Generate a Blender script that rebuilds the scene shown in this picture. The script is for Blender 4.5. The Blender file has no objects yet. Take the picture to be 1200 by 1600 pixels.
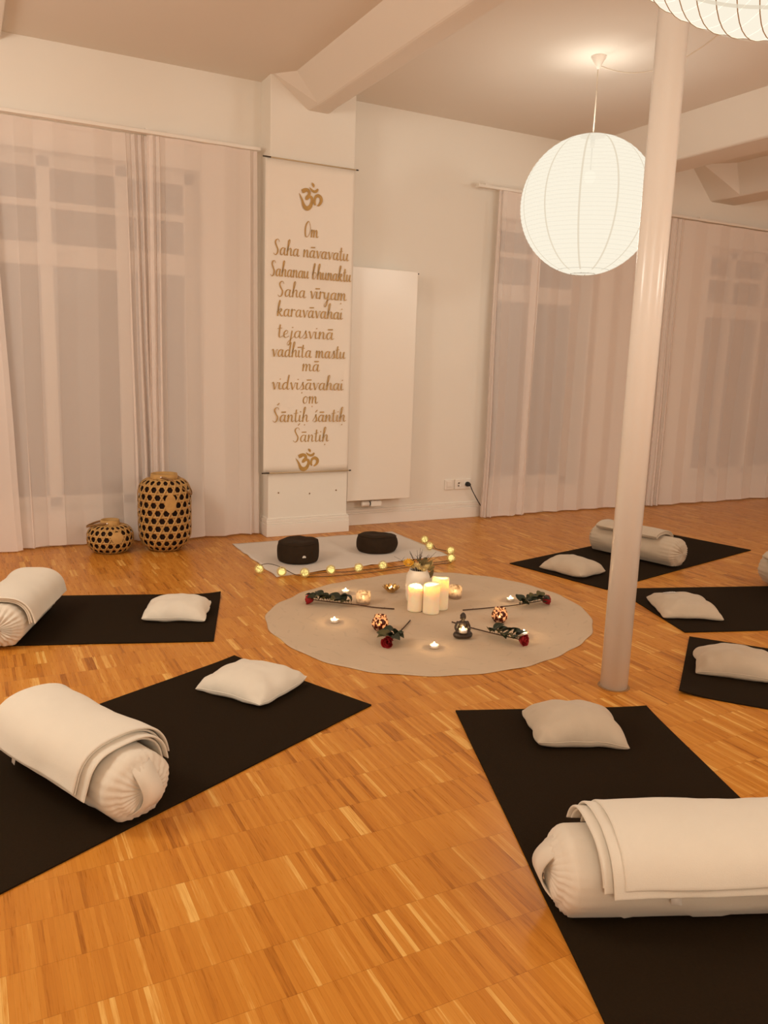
import bpy, math, random
from math import sin, cos, pi, radians, sqrt, atan2, floor as mfloor
from mathutils import Vector, Matrix, noise

S = bpy.context.scene
COL = S.collection
random.seed(7)

# ------------------------------------------------------------------ camera, world, exposure, lights
EYE = 1.2
def make_camera():
    t, p, r = radians(27.69), radians(10.57), radians(1.895)
    fwd = Vector((sin(t)*cos(p), cos(t)*cos(p), -sin(p)))
    right = Vector((cos(t), -sin(t), 0))
    up = right.cross(fwd)
    rc = right*cos(r) + up*sin(r)
    uc = up*cos(r) - right*sin(r)
    m = Matrix((rc, uc, -fwd)).transposed().to_4x4()
    m.translation = (0, 0, EYE)
    d = bpy.data.cameras.new('camera')
    d.sensor_fit = 'VERTICAL'; d.sensor_height = 36.0; d.lens = 36*1261.1/1600
    d.clip_start = .02
    o = bpy.data.objects.new('camera', d); COL.objects.link(o)
    o.matrix_world = m
    S.camera = o
make_camera()
S.view_settings.view_transform = 'Standard'
S.view_settings.look = 'None'
S.view_settings.gamma = 1.0
S.view_settings.use_curve_mapping = False
S.view_settings.exposure = 0.0
S.cycles.transparent_max_bounces = 24
S.cycles.max_bounces = 10
S.cycles.diffuse_bounces = 6
S.cycles.sample_clamp_indirect = 6.0
W = bpy.data.worlds.new('night'); S.world = W; W.use_nodes = True
W.node_tree.nodes['Background'].inputs[0].default_value = (.012, .010, .012, 1)
W.node_tree.nodes['Background'].inputs[1].default_value = 1.0
WARM = (1.0, .945, .83)
LANTERN_W = 84.0
TEALIGHT_W = .55
CANDLE_W = .55
def lamp(name, loc, watt, radius, color=WARM, parent=None):
    d = bpy.data.lights.new(name, 'POINT'); d.energy = watt; d.shadow_soft_size = radius; d.color = color
    o = bpy.data.objects.new(name, d); COL.objects.link(o); o.location = loc
    if parent: o.parent = parent
    return o
# unseen fill lights, added out of view to lift the room's overall brightness
lamp('fill_light', (-1.2, 2.9, 2.1), 84, .35)
lamp('fill_light', (3.6, -1.4, 2.1), 104, .35)
lamp('fill_light', (-.9, -1.9, 2.1), 72, .35)
lamp('fill_light', (6.2, .4, 2.1), 64, .35)

# ------------------------------------------------------------------ materials
def lin(r, g, b):
    f = lambda c: (c/255/12.92) if c/255 <= .04045 else ((c/255+.055)/1.055)**2.4
    return (f(r), f(g), f(b), 1)
def mat(name, col, rough=.8, spec=.3, metal=0, noise_amt=0, noise_scale=20, bump=0, bump_scale=200, trans=0, sheen=0):
    m = bpy.data.materials.new(name); m.use_nodes = True
    nt = m.node_tree; b = nt.nodes['Principled BSDF']
    if len(col) == 3: col = (*col, 1)
    b.inputs['Base Color'].default_value = col
    b.inputs['Roughness'].default_value = rough
    b.inputs['Specular IOR Level'].default_value = spec
    b.inputs['Metallic'].default_value = metal
    if sheen: b.inputs['Sheen Weight'].default_value = sheen
    tc = nt.nodes.new('ShaderNodeTexCoord')
    if noise_amt:
        n = nt.nodes.new('ShaderNodeTexNoise'); n.inputs['Scale'].default_value = noise_scale; n.inputs['Detail'].default_value = 5
        nt.links.new(tc.outputs['Object'], n.inputs['Vector'])
        mx = nt.nodes.new('ShaderNodeMixRGB')
        mx.inputs[1].default_value = tuple(min(1, c*(1-noise_amt)) for c in col[:3])+(1,)
        mx.inputs[2].default_value = tuple(min(1, c*(1+noise_amt)) for c in col[:3])+(1,)
        nt.links.new(n.outputs['Fac'], mx.inputs[0]); nt.links.new(mx.outputs[0], b.inputs['Base Color'])
    if bump:
        n2 = nt.nodes.new('ShaderNodeTexNoise'); n2.inputs['Scale'].default_value = bump_scale; n2.inputs['Detail'].default_value = 3
        nt.links.new(tc.outputs['Object'], n2.inputs['Vector'])
        bp = nt.nodes.new('ShaderNodeBump'); bp.inputs['Strength'].default_value = bump; bp.inputs['Distance'].default_value = .002
        nt.links.new(n2.outputs['Fac'], bp.inputs['Height']); nt.links.new(bp.outputs[0], b.inputs['Normal'])
    return m
def emis(name, col, strength):
    m = bpy.data.materials.new(name); m.use_nodes = True
    nt = m.node_tree; nt.nodes.clear()
    e = nt.nodes.new('ShaderNodeEmission'); e.inputs[0].default_value = (*col, 1); e.inputs[1].default_value = strength
    o = nt.nodes.new('ShaderNodeOutputMaterial'); nt.links.new(e.outputs[0], o.inputs[0])
    return m

M = {}
M['wall'] = mat('wall paint', (.80, .755, .68), .75, .25, noise_amt=.02, noise_scale=3, bump=.06, bump_scale=90)
M['ceiling'] = mat('ceiling paint', (.76, .70, .625), .85, .2, noise_amt=.02, noise_scale=2)
M['trim'] = mat('white lacquered trim', (.82, .77, .70), .45, .4)
M['column'] = mat('white gloss column paint', (.84, .805, .755), .24, .5)
M['radiator'] = mat('white enamel', (.82, .76, .68), .28, .5)
M['mat'] = mat('dark rubber foam', (.0175, .0100, .0040), .9, .08, noise_amt=.25, noise_scale=160, bump=.35, bump_scale=420)
M['cotton'] = mat('natural cotton', (.71, .645, .545), .9, .15, noise_amt=.05, noise_scale=9, bump=.25, bump_scale=700, sheen=.15)
M['linen'] = mat('undyed linen', (.52, .428, .325), .92, .12, noise_amt=.07, noise_scale=14, bump=.3, bump_scale=600, sheen=.15)
M['wool'] = mat('cream blanket cloth', (.71, .655, .56), .92, .12, noise_amt=.035, noise_scale=12, bump=.3, bump_scale=520, sheen=.2)
M['label'] = mat('white label cloth', (.78, .74, .68), .8, .2)
M['print'] = mat('grey print', (.38, .33, .28), .8, .2)
M['zafu'] = mat('dark brown canvas', (.032, .0195, .0105), .9, .15, noise_amt=.25, noise_scale=25, bump=.4, bump_scale=500)
M['felt'] = mat('pale floor blanket', (.66, .595, .53), .95, .1, noise_amt=.04, noise_scale=8, bump=.25, bump_scale=400)
M['gold'] = mat('gold paint', (.46, .27, .07), .55, .5, metal=.0, noise_amt=.35, noise_scale=30)
M['fabric'] = mat('banner cloth', (.83, .765, .68), .9, .15, noise_amt=.015, noise_scale=5, bump=.1, bump_scale=800)
M['rod'] = mat('thin wooden dowel', (.55, .42, .26), .6, .3)
M['rodend'] = mat('dark dowel end', (.05, .035, .02), .5, .4)
M['bamboo'] = mat('woven bamboo', (.50, .29, .095), .5, .35, noise_amt=.3, noise_scale=30)
M['bamboodark'] = mat('bamboo rim', (.27, .14, .05), .5, .35, noise_amt=.2, noise_scale=30)
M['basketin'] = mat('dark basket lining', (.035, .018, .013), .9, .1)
M['steel'] = mat('bright pin', (.8, .75, .7), .25, .5, metal=1)
M['plastic'] = mat('white plastic', (.80, .75, .68), .4, .4)
M['black'] = mat('black rubber', (.008, .008, .010), .5, .4)
M['wire'] = mat('brown wire', (.07, .045, .025), .5, .3)
M['cordw'] = mat('white cord', (.70, .62, .52), .5, .3)
M['rib'] = mat('lantern wire', (.10, .075, .05), .6, .2)
M['rib2'] = mat('tan lantern wire', (.55, .46, .34), .6, .2)
M['leaf'] = mat('dark rose leaf', (.022, .028, .012), .55, .35, noise_amt=.35, noise_scale=60)
M['leaf2'] = mat('pale rose leaf underside', (.10, .085, .032), .7, .25, noise_amt=.25, noise_scale=60)
M['stem'] = mat('rose stem', (.055, .022, .010), .6, .3)
M['petal'] = mat('red rose petal', (.30, .010, .012), .6, .3, noise_amt=.25, noise_scale=60)
M['sepal'] = mat('rose sepal', (.03, .04, .015), .6, .3)
M['bronze'] = mat('dark silvery cast stone', (.045, .031, .022), .38, .5, metal=.3, noise_amt=.4, noise_scale=90)
M['alu'] = mat('tealight cup', (.75, .68, .58), .35, .5, metal=.7)
M['vase'] = mat('white ceramic', (.82, .74, .63), .35, .45)
M['twig'] = mat('dried dark twig', (.045, .03, .022), .8, .2)
M['dryleaf'] = mat('dried leaf', (.16, .12, .05), .8, .2, noise_amt=.3, noise_scale=80)
M['yellow'] = mat('yellow blossom', (.75, .40, .035), .7, .2, noise_amt=.2, noise_scale=90)
M['straw'] = mat('pale straw blossom', (.65, .50, .22), .8, .2, noise_amt=.2, noise_scale=90)
M['goldbowl'] = mat('gilded metal', (.55, .34, .12), .3, .5, metal=.8)
M['flame'] = emis('flame', (1.0, .76, .40), 60)
M['bulbglow'] = emis('warm bulb', (1, .90, .72), 1.15)
M['fairy'] = emis('fairy light', (1.0, .76, .24), 1.2)
M['winframe'] = mat('window frame paint', (.80, .74, .66), .5, .35)
M['night'] = mat('dark night glass', (.012, .009, .009), .08, .5)

def wax_mat():
    m = mat('ivory wax', (.92, .79, .60), .5, .35); nt = m.node_tree; b = nt.nodes['Principled BSDF']
    b.inputs['Subsurface Weight'].default_value = 1.0; b.inputs['Subsurface Scale'].default_value = .022
    b.inputs['Subsurface Radius'].default_value = (1.0, .62, .30)
    return m
M['wax'] = wax_mat()
def sheer_mat():
    m = bpy.data.materials.new('sheer voile'); m.use_nodes = True; nt = m.node_tree; nt.nodes.clear()
    o = nt.nodes.new('ShaderNodeOutputMaterial')
    t = nt.nodes.new('ShaderNodeBsdfTransparent'); t.inputs[0].default_value = (1, .98, .96, 1)
    d = nt.nodes.new('ShaderNodeBsdfDiffuse'); d.inputs[0].default_value = (.92, .835, .785, 1)
    l = nt.nodes.new('ShaderNodeBsdfTranslucent'); l.inputs[0].default_value = (.92, .835, .785, 1)
    a = nt.nodes.new('ShaderNodeMixShader'); a.inputs[0].default_value = .16
    nt.links.new(d.outputs[0], a.inputs[1]); nt.links.new(l.outputs[0], a.inputs[2])
    # a voile looks denser where it turns edge-on
    lw = nt.nodes.new('ShaderNodeLayerWeight'); lw.inputs[0].default_value = .35
    mr = nt.nodes.new('ShaderNodeMapRange'); mr.inputs[1].default_value = 0; mr.inputs[2].default_value = 1
    mr.inputs[3].default_value = .66; mr.inputs[4].default_value = .97
    nt.links.new(lw.outputs['Facing'], mr.inputs[0])
    b = nt.nodes.new('ShaderNodeMixShader')
    nt.links.new(mr.outputs[0], b.inputs[0]); nt.links.new(t.outputs[0], b.inputs[1]); nt.links.new(a.outputs[0], b.inputs[2])
    nt.links.new(b.outputs[0], o.inputs[0])
    return m
M['sheer'] = sheer_mat()
def paper_mat(name, through, col, strength):
    m = bpy.data.materials.new(name); m.use_nodes = True; nt = m.node_tree; nt.nodes.clear()
    o = nt.nodes.new('ShaderNodeOutputMaterial')
    t = nt.nodes.new('ShaderNodeBsdfTransparent')
    e = nt.nodes.new('ShaderNodeEmission'); e.inputs[0].default_value = (*col, 1); e.inputs[1].default_value = strength
    x = nt.nodes.new('ShaderNodeMixShader'); x.inputs[0].default_value = 1-through
    nt.links.new(t.outputs[0], x.inputs[1]); nt.links.new(e.outputs[0], x.inputs[2]); nt.links.new(x.outputs[0], o.inputs[0])
    return m
M['paper'] = paper_mat('lit rice paper', .15, (1.0, .91, .735), .99)
M['seam'] = paper_mat('doubled rice paper seam', .25, (1.0, .84, .62), .76)
def glass_mat(name, col, through):
    # candle glass: part lets light straight through, part scatters it
    m = bpy.data.materials.new(name); m.use_nodes = True; nt = m.node_tree; nt.nodes.clear()
    o = nt.nodes.new('ShaderNodeOutputMaterial')
    t = nt.nodes.new('ShaderNodeBsdfTransparent'); t.inputs[0].default_value = (*col, 1)
    l = nt.nodes.new('ShaderNodeBsdfTranslucent'); l.inputs[0].default_value = (*col, 1)
    d = nt.nodes.new('ShaderNodeBsdfPrincipled'); d.inputs['Base Color'].default_value = (*col, 1); d.inputs['Roughness'].default_value = .2
    a = nt.nodes.new('ShaderNodeMixShader'); a.inputs[0].default_value = .5
    nt.links.new(l.outputs[0], a.inputs[1]); nt.links.new(d.outputs[0], a.inputs[2])
    b = nt.nodes.new('ShaderNodeMixShader'); b.inputs[0].default_value = 1-through
    nt.links.new(t.outputs[0], b.inputs[1]); nt.links.new(a.outputs[0], b.inputs[2]); nt.links.new(b.outputs[0], o.inputs[0])
    return m, nt, l, d, t
def frosted():
    m, nt, l, d, t = glass_mat('marbled candle glass', (.9, .78, .62), .25)
    tc = nt.nodes.new('ShaderNodeTexCoord')
    n = nt.nodes.new('ShaderNodeTexNoise'); n.inputs['Scale'].default_value = 45; n.inputs['Detail'].default_value = 4
    nt.links.new(tc.outputs['Object'], n.inputs['Vector'])
    r = nt.nodes.new('ShaderNodeValToRGB'); r.color_ramp.elements[0].position = .36; r.color_ramp.elements[1].position = .5
    r.color_ramp.elements[0].color = (.35, .25, .16, 1); r.color_ramp.elements[1].color = (.92, .80, .64, 1)
    nt.links.new(n.outputs['Fac'], r.inputs[0])
    for x in (l.inputs[0], d.inputs['Base Color']): nt.links.new(r.outputs[0], x)
    return m
M['frosted'] = frosted()
def mosaic():
    m, nt, l, d, t = glass_mat('copper mosaic glass', (.9, .6, .4), .35)
    tc = nt.nodes.new('ShaderNodeTexCoord')
    v = nt.nodes.new('ShaderNodeTexVoronoi'); v.inputs['Scale'].default_value = 110; v.feature = 'F1'
    nt.links.new(tc.outputs['Object'], v.inputs['Vector'])
    s = nt.nodes.new('ShaderNodeSeparateColor'); nt.links.new(v.outputs['Color'], s.inputs[0])
    r = nt.nodes.new('ShaderNodeValToRGB'); r.color_ramp.interpolation = 'CONSTANT'
    r.color_ramp.elements[0].color = (.12, .025, .012, 1); r.color_ramp.elements[1].position = .45; r.color_ramp.elements[1].color = (.95, .72, .52, 1)
    nt.links.new(s.outputs[0], r.inputs[0])
    for x in (l.inputs[0], d.inputs['Base Color'], t.inputs[0]): nt.links.new(r.outputs[0], x)
    return m
M['mosaic'] = mosaic()
def clear():
    return glass_mat('clear glass foot', (.9, .8, .68), .7)[0]
M['clear'] = clear()
def parquet():
    m = bpy.data.materials.new('oak strip parquet'); m.use_nodes = True; nt = m.node_tree; b = nt.nodes['Principled BSDF']
    N = nt.nodes.new; L = nt.links.new
    tc = N('ShaderNodeTexCoord'); sp = N('ShaderNodeSeparateXYZ'); L(tc.outputs['Object'], sp.inputs[0])
    def mth(op, a, bb=None, c=None):
        n = N('ShaderNodeMath'); n.operation = op
        for i, v in enumerate((a, bb, c)):
            if v is None: continue
            if isinstance(v, (int, float)): n.inputs[i].default_value = v
            else: L(v, n.inputs[i])
        return n.outputs[0]
    ry = mth('DIVIDE', mth('ADD', sp.outputs['Y'], .012), .1415); row = mth('FLOOR', ry)
    wr = N('ShaderNodeTexWhiteNoise'); wr.noise_dimensions = '1D'; L(row, wr.inputs['W'])
    sx = mth('ADD', mth('DIVIDE', sp.outputs['X'], .0105), mth('MULTIPLY', wr.outputs['Value'], 1.0)); strip = mth('FLOOR', sx)
    cv = N('ShaderNodeCombineXYZ'); L(strip, cv.inputs[0]); L(row, cv.inputs[1])
    wn = N('ShaderNodeTexWhiteNoise'); wn.noise_dimensions = '2D'; L(cv.outputs[0], wn.inputs['Vector'])
    # neighbouring strips come from one board now and then
    cg = N('ShaderNodeCombineXYZ'); L(mth('FLOOR', mth('MULTIPLY', strip, .31)), cg.inputs[0]); L(row, cg.inputs[1])
    wg = N('ShaderNodeTexWhiteNoise'); wg.noise_dimensions = '2D'; L(cg.outputs[0], wg.inputs['Vector'])
    tone = mth('ADD', mth('MULTIPLY', wn.outputs['Value'], .52), mth('MULTIPLY', wg.outputs['Value'], .48))
    gv = N('ShaderNodeCombineXYZ'); L(mth('MULTIPLY', sp.outputs['X'], 260), gv.inputs[0]); L(mth('MULTIPLY', sp.outputs['Y'], 14), gv.inputs[1]); L(mth('MULTIPLY', strip, 3.7), gv.inputs[2])
    gn = N('ShaderNodeTexNoise'); gn.inputs['Scale'].default_value = 1; gn.inputs['Detail'].default_value = 4; L(gv.outputs[0], gn.inputs['Vector'])
    f = mth('ADD', tone, mth('MULTIPLY', mth('SUBTRACT', gn.outputs['Fac'], .5), .55))
    r = N('ShaderNodeValToRGB'); e = r.color_ramp.elements
    e[0].position = .02; e[0].color = (.33, .112, .013, 1)
    e[1].position = 1.0; e[1].color = (.76, .45, .13, 1)
    for p, c in ((.22, (.49, .184, .024, 1)), (.55, (.555, .224, .032, 1)), (.80, (.60, .262, .044, 1))):
        x = e.new(p); x.color = c
    L(f, r.inputs[0])
    # joints
    fx = mth('FRACT', sx); fy = mth('FRACT', ry)
    jx = mth('LESS_THAN', fx, .07); jy = mth('LESS_THAN', fy, .009)
    j = mth('MAXIMUM', mth('MULTIPLY', jx, .22), mth('MULTIPLY', jy, .45))
    mx = N('ShaderNodeMixRGB'); mx.blend_type = 'MULTIPLY'; mx.inputs[2].default_value = (.42, .32, .24, 1)
    L(j, mx.inputs[0]); L(r.outputs[0], mx.inputs[1]); L(mx.outputs[0], b.inputs['Base Color'])
    rr = mth('ADD', mth('MULTIPLY', gn.outputs['Fac'], .12), .23); L(rr, b.inputs['Roughness'])
    b.inputs['Specular IOR Level'].default_value = .17
    bp = N('ShaderNodeBump'); bp.inputs['Strength'].default_value = .05; bp.inputs['Distance'].default_value = .001
    L(mth('SUBTRACT', tone, j), bp.inputs['Height']); L(bp.outputs[0], b.inputs['Normal'])
    return m
M['parquet'] = parquet()
def rug_mat():
    m = mat('round cotton cloth', (.62, .53, .43), .95, .1, bump=.35, bump_scale=380); nt = m.node_tree; b = nt.nodes['Principled BSDF']
    N = nt.nodes.new; L = nt.links.new
    tc = N('ShaderNodeTexCoord'); sp = N('ShaderNodeSeparateXYZ'); L(tc.outputs['Object'], sp.inputs[0])
    def mth(op, a, bb=None):
        n = N('ShaderNodeMath'); n.operation = op
        for i, v in enumerate((a, bb)):
            if v is None: continue
            if isinstance(v, (int, float)): n.inputs[i].default_value = v
            else: L(v, n.inputs[i])
        return n.outputs[0]
    ang = mth('ARCTAN2', sp.outputs['Y'], sp.outputs['X'])
    ln = N('ShaderNodeVectorMath'); ln.operation = 'LENGTH'; L(tc.outputs['Object'], ln.inputs[0])
    rad = ln.outputs['Value']
    # printed rings of petals
    pet = mth('ABSOLUTE', mth('SINE', mth('MULTIPLY', ang, 12)))
    wave = mth('SINE', mth('ADD', mth('MULTIPLY', rad, 95), mth('MULTIPLY', pet, 3.2)))
    ln1 = mth('GREATER_THAN', wave, .86)
    nz = N('ShaderNodeTexNoise'); nz.inputs['Scale'].default_value = 22; nz.inputs['Detail'].default_value = 4; L(tc.outputs['Object'], nz.inputs['Vector'])
    k = mth('MULTIPLY', ln1, mth('GREATER_THAN', nz.outputs['Fac'], .54))
    n3 = N('ShaderNodeTexNoise'); n3.inputs['Scale'].default_value = 5; L(tc.outputs['Object'], n3.inputs['Vector'])
    c0 = N('ShaderNodeMixRGB'); c0.inputs[1].default_value = (.535, .415, .295, 1); c0.inputs[2].default_value = (.605, .48, .35, 1); L(n3.outputs['Fac'], c0.inputs[0])
    mx = N('ShaderNodeMixRGB'); mx.inputs[2].default_value = (.42, .34, .26, 1); L(mth('MULTIPLY', k, .28), mx.inputs[0]); L(c0.outputs[0], mx.inputs[1])
    L(mx.outputs[0], b.inputs['Base Color'])
    return m
M['rug'] = rug_mat()

# ------------------------------------------------------------------ mesh helpers
class MB:
    def __init__(s): s.v = []; s.f = []; s.mi = []
    def add(s, vs, fs, mi=0):
        o = len(s.v); s.v += [tuple(a) for a in vs]; s.f += [tuple(i+o for i in f) for f in fs]; s.mi += [mi]*len(fs); return s
    def box(s, x0, x1, y0, y1, z0, z1, mi=0):
        v = [(x0,y0,z0),(x1,y0,z0),(x1,y1,z0),(x0,y1,z0),(x0,y0,z1),(x1,y0,z1),(x1,y1,z1),(x0,y1,z1)]
        return s.add(v, [(0,3,2,1),(4,5,6,7),(0,1,5,4),(1,2,6,5),(2,3,7,6),(3,0,4,7)], mi)
    def tube(s, pts, r, n=8, mi=0, cap=True):
        pts = [Vector(p) for p in pts]; k = len(pts); rs = r if isinstance(r, (list, tuple)) else [r]*k
        vs = []; fs = []; nrm = None
        for i in range(k):
            d = (pts[min(i+1, k-1)]-pts[max(i-1, 0)]).normalized()
            if nrm is None:
                nrm = d.orthogonal().normalized()
            else:
                nrm = (nrm-d*nrm.dot(d)); nrm = nrm.normalized() if nrm.length > 1e-6 else d.orthogonal().normalized()
            b = d.cross(nrm)
            for j in range(n):
                a = 2*pi*j/n; vs.append(pts[i]+(nrm*cos(a)+b*sin(a))*rs[i])
        for i in range(k-1):
            for j in range(n):
                fs.append((i*n+j, i*n+(j+1)%n, (i+1)*n+(j+1)%n, (i+1)*n+j))
        if cap: fs += [tuple(range(n-1, -1, -1)), tuple((k-1)*n+j for j in range(n))]
        return s.add(vs, fs, mi)
    def lathe(s, prof, n=32, mi=0, wob=None, cx=0, cy=0, cz=0):
        vs = []; fs = []; k = len(prof)
        for i, (r, z) in enumerate(prof):
            for j in range(n):
                a = 2*pi*j/n; rr = r*(1+(wob(a, z) if wob else 0)); vs.append((cx+rr*cos(a), cy+rr*sin(a), cz+z))
        for i in range(k-1):
            for j in range(n):
                fs.append((i*n+j, i*n+(j+1)%n, (i+1)*n+(j+1)%n, (i+1)*n+j))
        if prof[0][0] > 1e-5: fs.append(tuple(range(n-1, -1, -1)))
        if prof[-1][0] > 1e-5: fs.append(tuple((k-1)*n+j for j in range(n)))
        return s.add(vs, fs, mi)
    def lathe_open(s, prof, n=32, mi=0):
        vs = []; fs = []; k = len(prof)
        for r, z in prof:
            for j in range(n):
                a = 2*pi*j/n; vs.append((r*cos(a), r*sin(a), z))
        for i in range(k-1):
            for j in range(n): fs.append((i*n+j, i*n+(j+1)%n, (i+1)*n+(j+1)%n, (i+1)*n+j))
        return s.add(vs, fs, mi)
    def ball(s, c, r, n=12, mi=0, sx=1, sy=1, sz=1):
        vs = [(c[0], c[1], c[2]-r*sz)]; fs = []
        for i in range(1, n):
            t = -pi/2+pi*i/n
            for j in range(n*2):
                a = pi*j/n; vs.append((c[0]+r*sx*cos(t)*cos(a), c[1]+r*sy*cos(t)*sin(a), c[2]+r*sz*sin(t)))
        vs.append((c[0], c[1], c[2]+r*sz)); m = n*2
        for j in range(m):
            fs.append((0, 1+(j+1)%m, 1+j)); fs.append((len(vs)-1, 1+(n-2)*m+j, 1+(n-2)*m+(j+1)%m))
        for i in range(n-2):
            for j in range(m): fs.append((1+i*m+j, 1+i*m+(j+1)%m, 1+(i+1)*m+(j+1)%m, 1+(i+1)*m+j))
        return s.add(vs, fs, mi)
    def grid(s, P, mi=0, close_u=False):
        nu = len(P); nv = len(P[0]); vs = [p for r in P for p in r]; fs = []
        for i in range(nu-(0 if close_u else 1)):
            for j in range(nv-1):
                a = i*nv+j; b = ((i+1) % nu)*nv+j; fs.append((a, b, b+1, a+1))
        return s.add(vs, fs, mi)
    def build(s, name, m, parent=None, smooth=True, bevel=0, loc=None):
        me = bpy.data.meshes.new(name); me.from_pydata(s.v, [], s.f); me.update()
        ms = m if isinstance(m, (list, tuple)) else [m]
        for x in ms: me.materials.append(x)
        for p, i in zip(me.polygons, s.mi): p.material_index = i; p.use_smooth = smooth
        o = bpy.data.objects.new(name, me); COL.objects.link(o)
        if parent: o.parent = parent
        if loc: o.location = loc
        if bevel:
            b = o.modifiers.new('bevel', 'BEVEL'); b.width = bevel; b.segments = 2; b.limit_method = 'ANGLE'
        return o
def thing(name, label, cat, loc=(0, 0, 0), rotz=0, group=None):
    o = bpy.data.objects.new(name, None); COL.objects.link(o); o.location = loc; o.rotation_euler = (0, 0, rotz)
    o.empty_display_size = .05
    return tag(o, label, cat, group)
def tag(o, label, cat, group=None):
    o['label'] = label; o['category'] = cat
    if group: o['group'] = group
    return o
def struct(o): o['kind'] = 'structure'; return o
def spline(pts, n=8):
    pts = [Vector(p) for p in pts]; out = []
    for i in range(len(pts)-1):
        p0 = pts[i-1] if i else pts[0]*2-pts[1]; p1, p2 = pts[i], pts[i+1]
        p3 = pts[i+2] if i+2 < len(pts) else p2*2-p1
        for k in range(n):
            t = k/n; out.append(.5*((2*p1)+(-p0+p2)*t+(2*p0-5*p1+4*p2-p3)*t*t+(-p0+3*p1-3*p2+p3)*t**3))
    out.append(pts[-1]); return out
def nz(x, y, z=0): return noise.noise(Vector((x, y, z)))

# ------------------------------------------------------------------ the room
YW = 5.30; ZC = 2.915; X0, X1, YF = -2.6, 9.0, -3.4
struct(MB().box(X0, X1, YF, YW+.4, -.1, 0).build('floor', M['parquet'], smooth=False))
struct(MB().box(X0-.2, X1+.2, YF-.2, YW+.6, ZC, ZC+.12).build('ceiling', M['ceiling'], smooth=False))
struct(MB().box(X0-.15, X0, YF, YW+.4, 0, ZC).build('wall_left', M['wall'], smooth=False))
struct(MB().box(X1, X1+.15, YF, YW+.4, 0, ZC).build('wall_right', M['wall'], smooth=False))
struct(MB().box(X0, X1, YF-.15, YF, 0, ZC).build('wall_front', M['wall'], smooth=False))
WINS = [(-1.75, 1.40, .22, 2.33), (3.70, 4.62, .22, 2.30), (5.98, 8.2, .22, 2.30)]
w = MB(); xs = X0
for a, b, z0, z1 in WINS:
    w.box(xs, a, YW, YW+.4, 0, ZC); w.box(a, b, YW, YW+.4, 0, z0); w.box(a, b, YW, YW+.4, z1, ZC); xs = b
w.box(xs, X1, YW, YW+.4, 0, ZC)
struct(w.build('wall_back', M['wall'], smooth=False))
for i, (a, b, z0, z1) in enumerate(WINS):
    y = YW+.13; f = MB(); t = .07
    f.box(a, a+t, y, y+.08, z0, z1); f.box(b-t, b, y, y+.08, z0, z1); f.box(a, b, y, y+.08, z0, z0+t); f.box(a, b, y, y+.08, z1-t, z1)
    f.box(a, b, y-.01, y+.08, 1.70, 1.83)
    wf = struct(f.build('window_%d' % (i+1), M['winframe'], smooth=False, bevel=.006))
    n = max(2, round((b-a)/.46)); g = MB()
    for k in range(1, n):
        x = a+(b-a)*k/n; g.box(x-.035, x+.035, y, y+.07, z0, z1)
    g.box(a, b, y+.01, y+.06, 2.035, 2.075)
    g.build('mullion', M['winframe'], wf, smooth=False)
    for k in range(n):
        xa, xb = a+(b-a)*k/n, a+(b-a)*(k+1)/n
        MB().box(xa+.03, xb-.03, y+.045, y+.055, z0+.04, z1-.04).build('pane', M['night'], wf, smooth=False)
# beams with flared feet where they meet the wall
def beam(sections, name='ceiling_beam'):
    m = MB(); n = len(sections[0][1]); vs = []; fs = []
    for y, prof in sections: vs += [(x, y, z) for x, z in prof]
    for i in range(len(sections)-1):
        for j in range(n): fs.append((i*n+j, i*n+(j+1) % n, (i+1)*n+(j+1) % n, (i+1)*n+j))
    fs += [tuple(range(n)), tuple(range((len(sections)-1)*n+n-1, (len(sections)-1)*n-1, -1))]
    return struct(m.add(vs, fs).build(name, M['ceiling'], smooth=False, bevel=.012))
ZT = ZC+.02
pm = [(1.90, ZT), (2.065, 2.745), (2.185, 2.745), (2.35, ZT)]
pw = [(1.79, ZT), (2.05, 2.745), (2.19, 2.745), (2.42, ZT)]
beam([(YW+.02, pw), (5.11, pw), (4.98, pm), (YF, pm)])
pm = [(4.43, ZT), (4.57, 2.66), (4.86, 2.66), (5.0, ZT)]
pw = [(4.20, ZT), (4.50, 2.66), (4.90, 2.66), (5.2, ZT)]
beam([(YW+.02, pw), (5.2, pw), (5.0, pm), (YF, pm)])
pm = [(5.82, ZT), (5.90, 2.66), (6.20, 2.66), (6.28, ZT)]
pw = [(5.62, ZT), (5.90, 2.66), (6.20, 2.66), (6.48, ZT)]
beam([(YW+.02, pw), (5.2, pw), (5.0, pm), (YF, pm)])
struct(MB().box(.25, .30, -1, YW, ZC-.045, ZC+.01).box(.18, .20, -1, YW, ZC-.02, ZC+.01).build('trim_1', M['trim'], smooth=False, bevel=.006))
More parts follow.
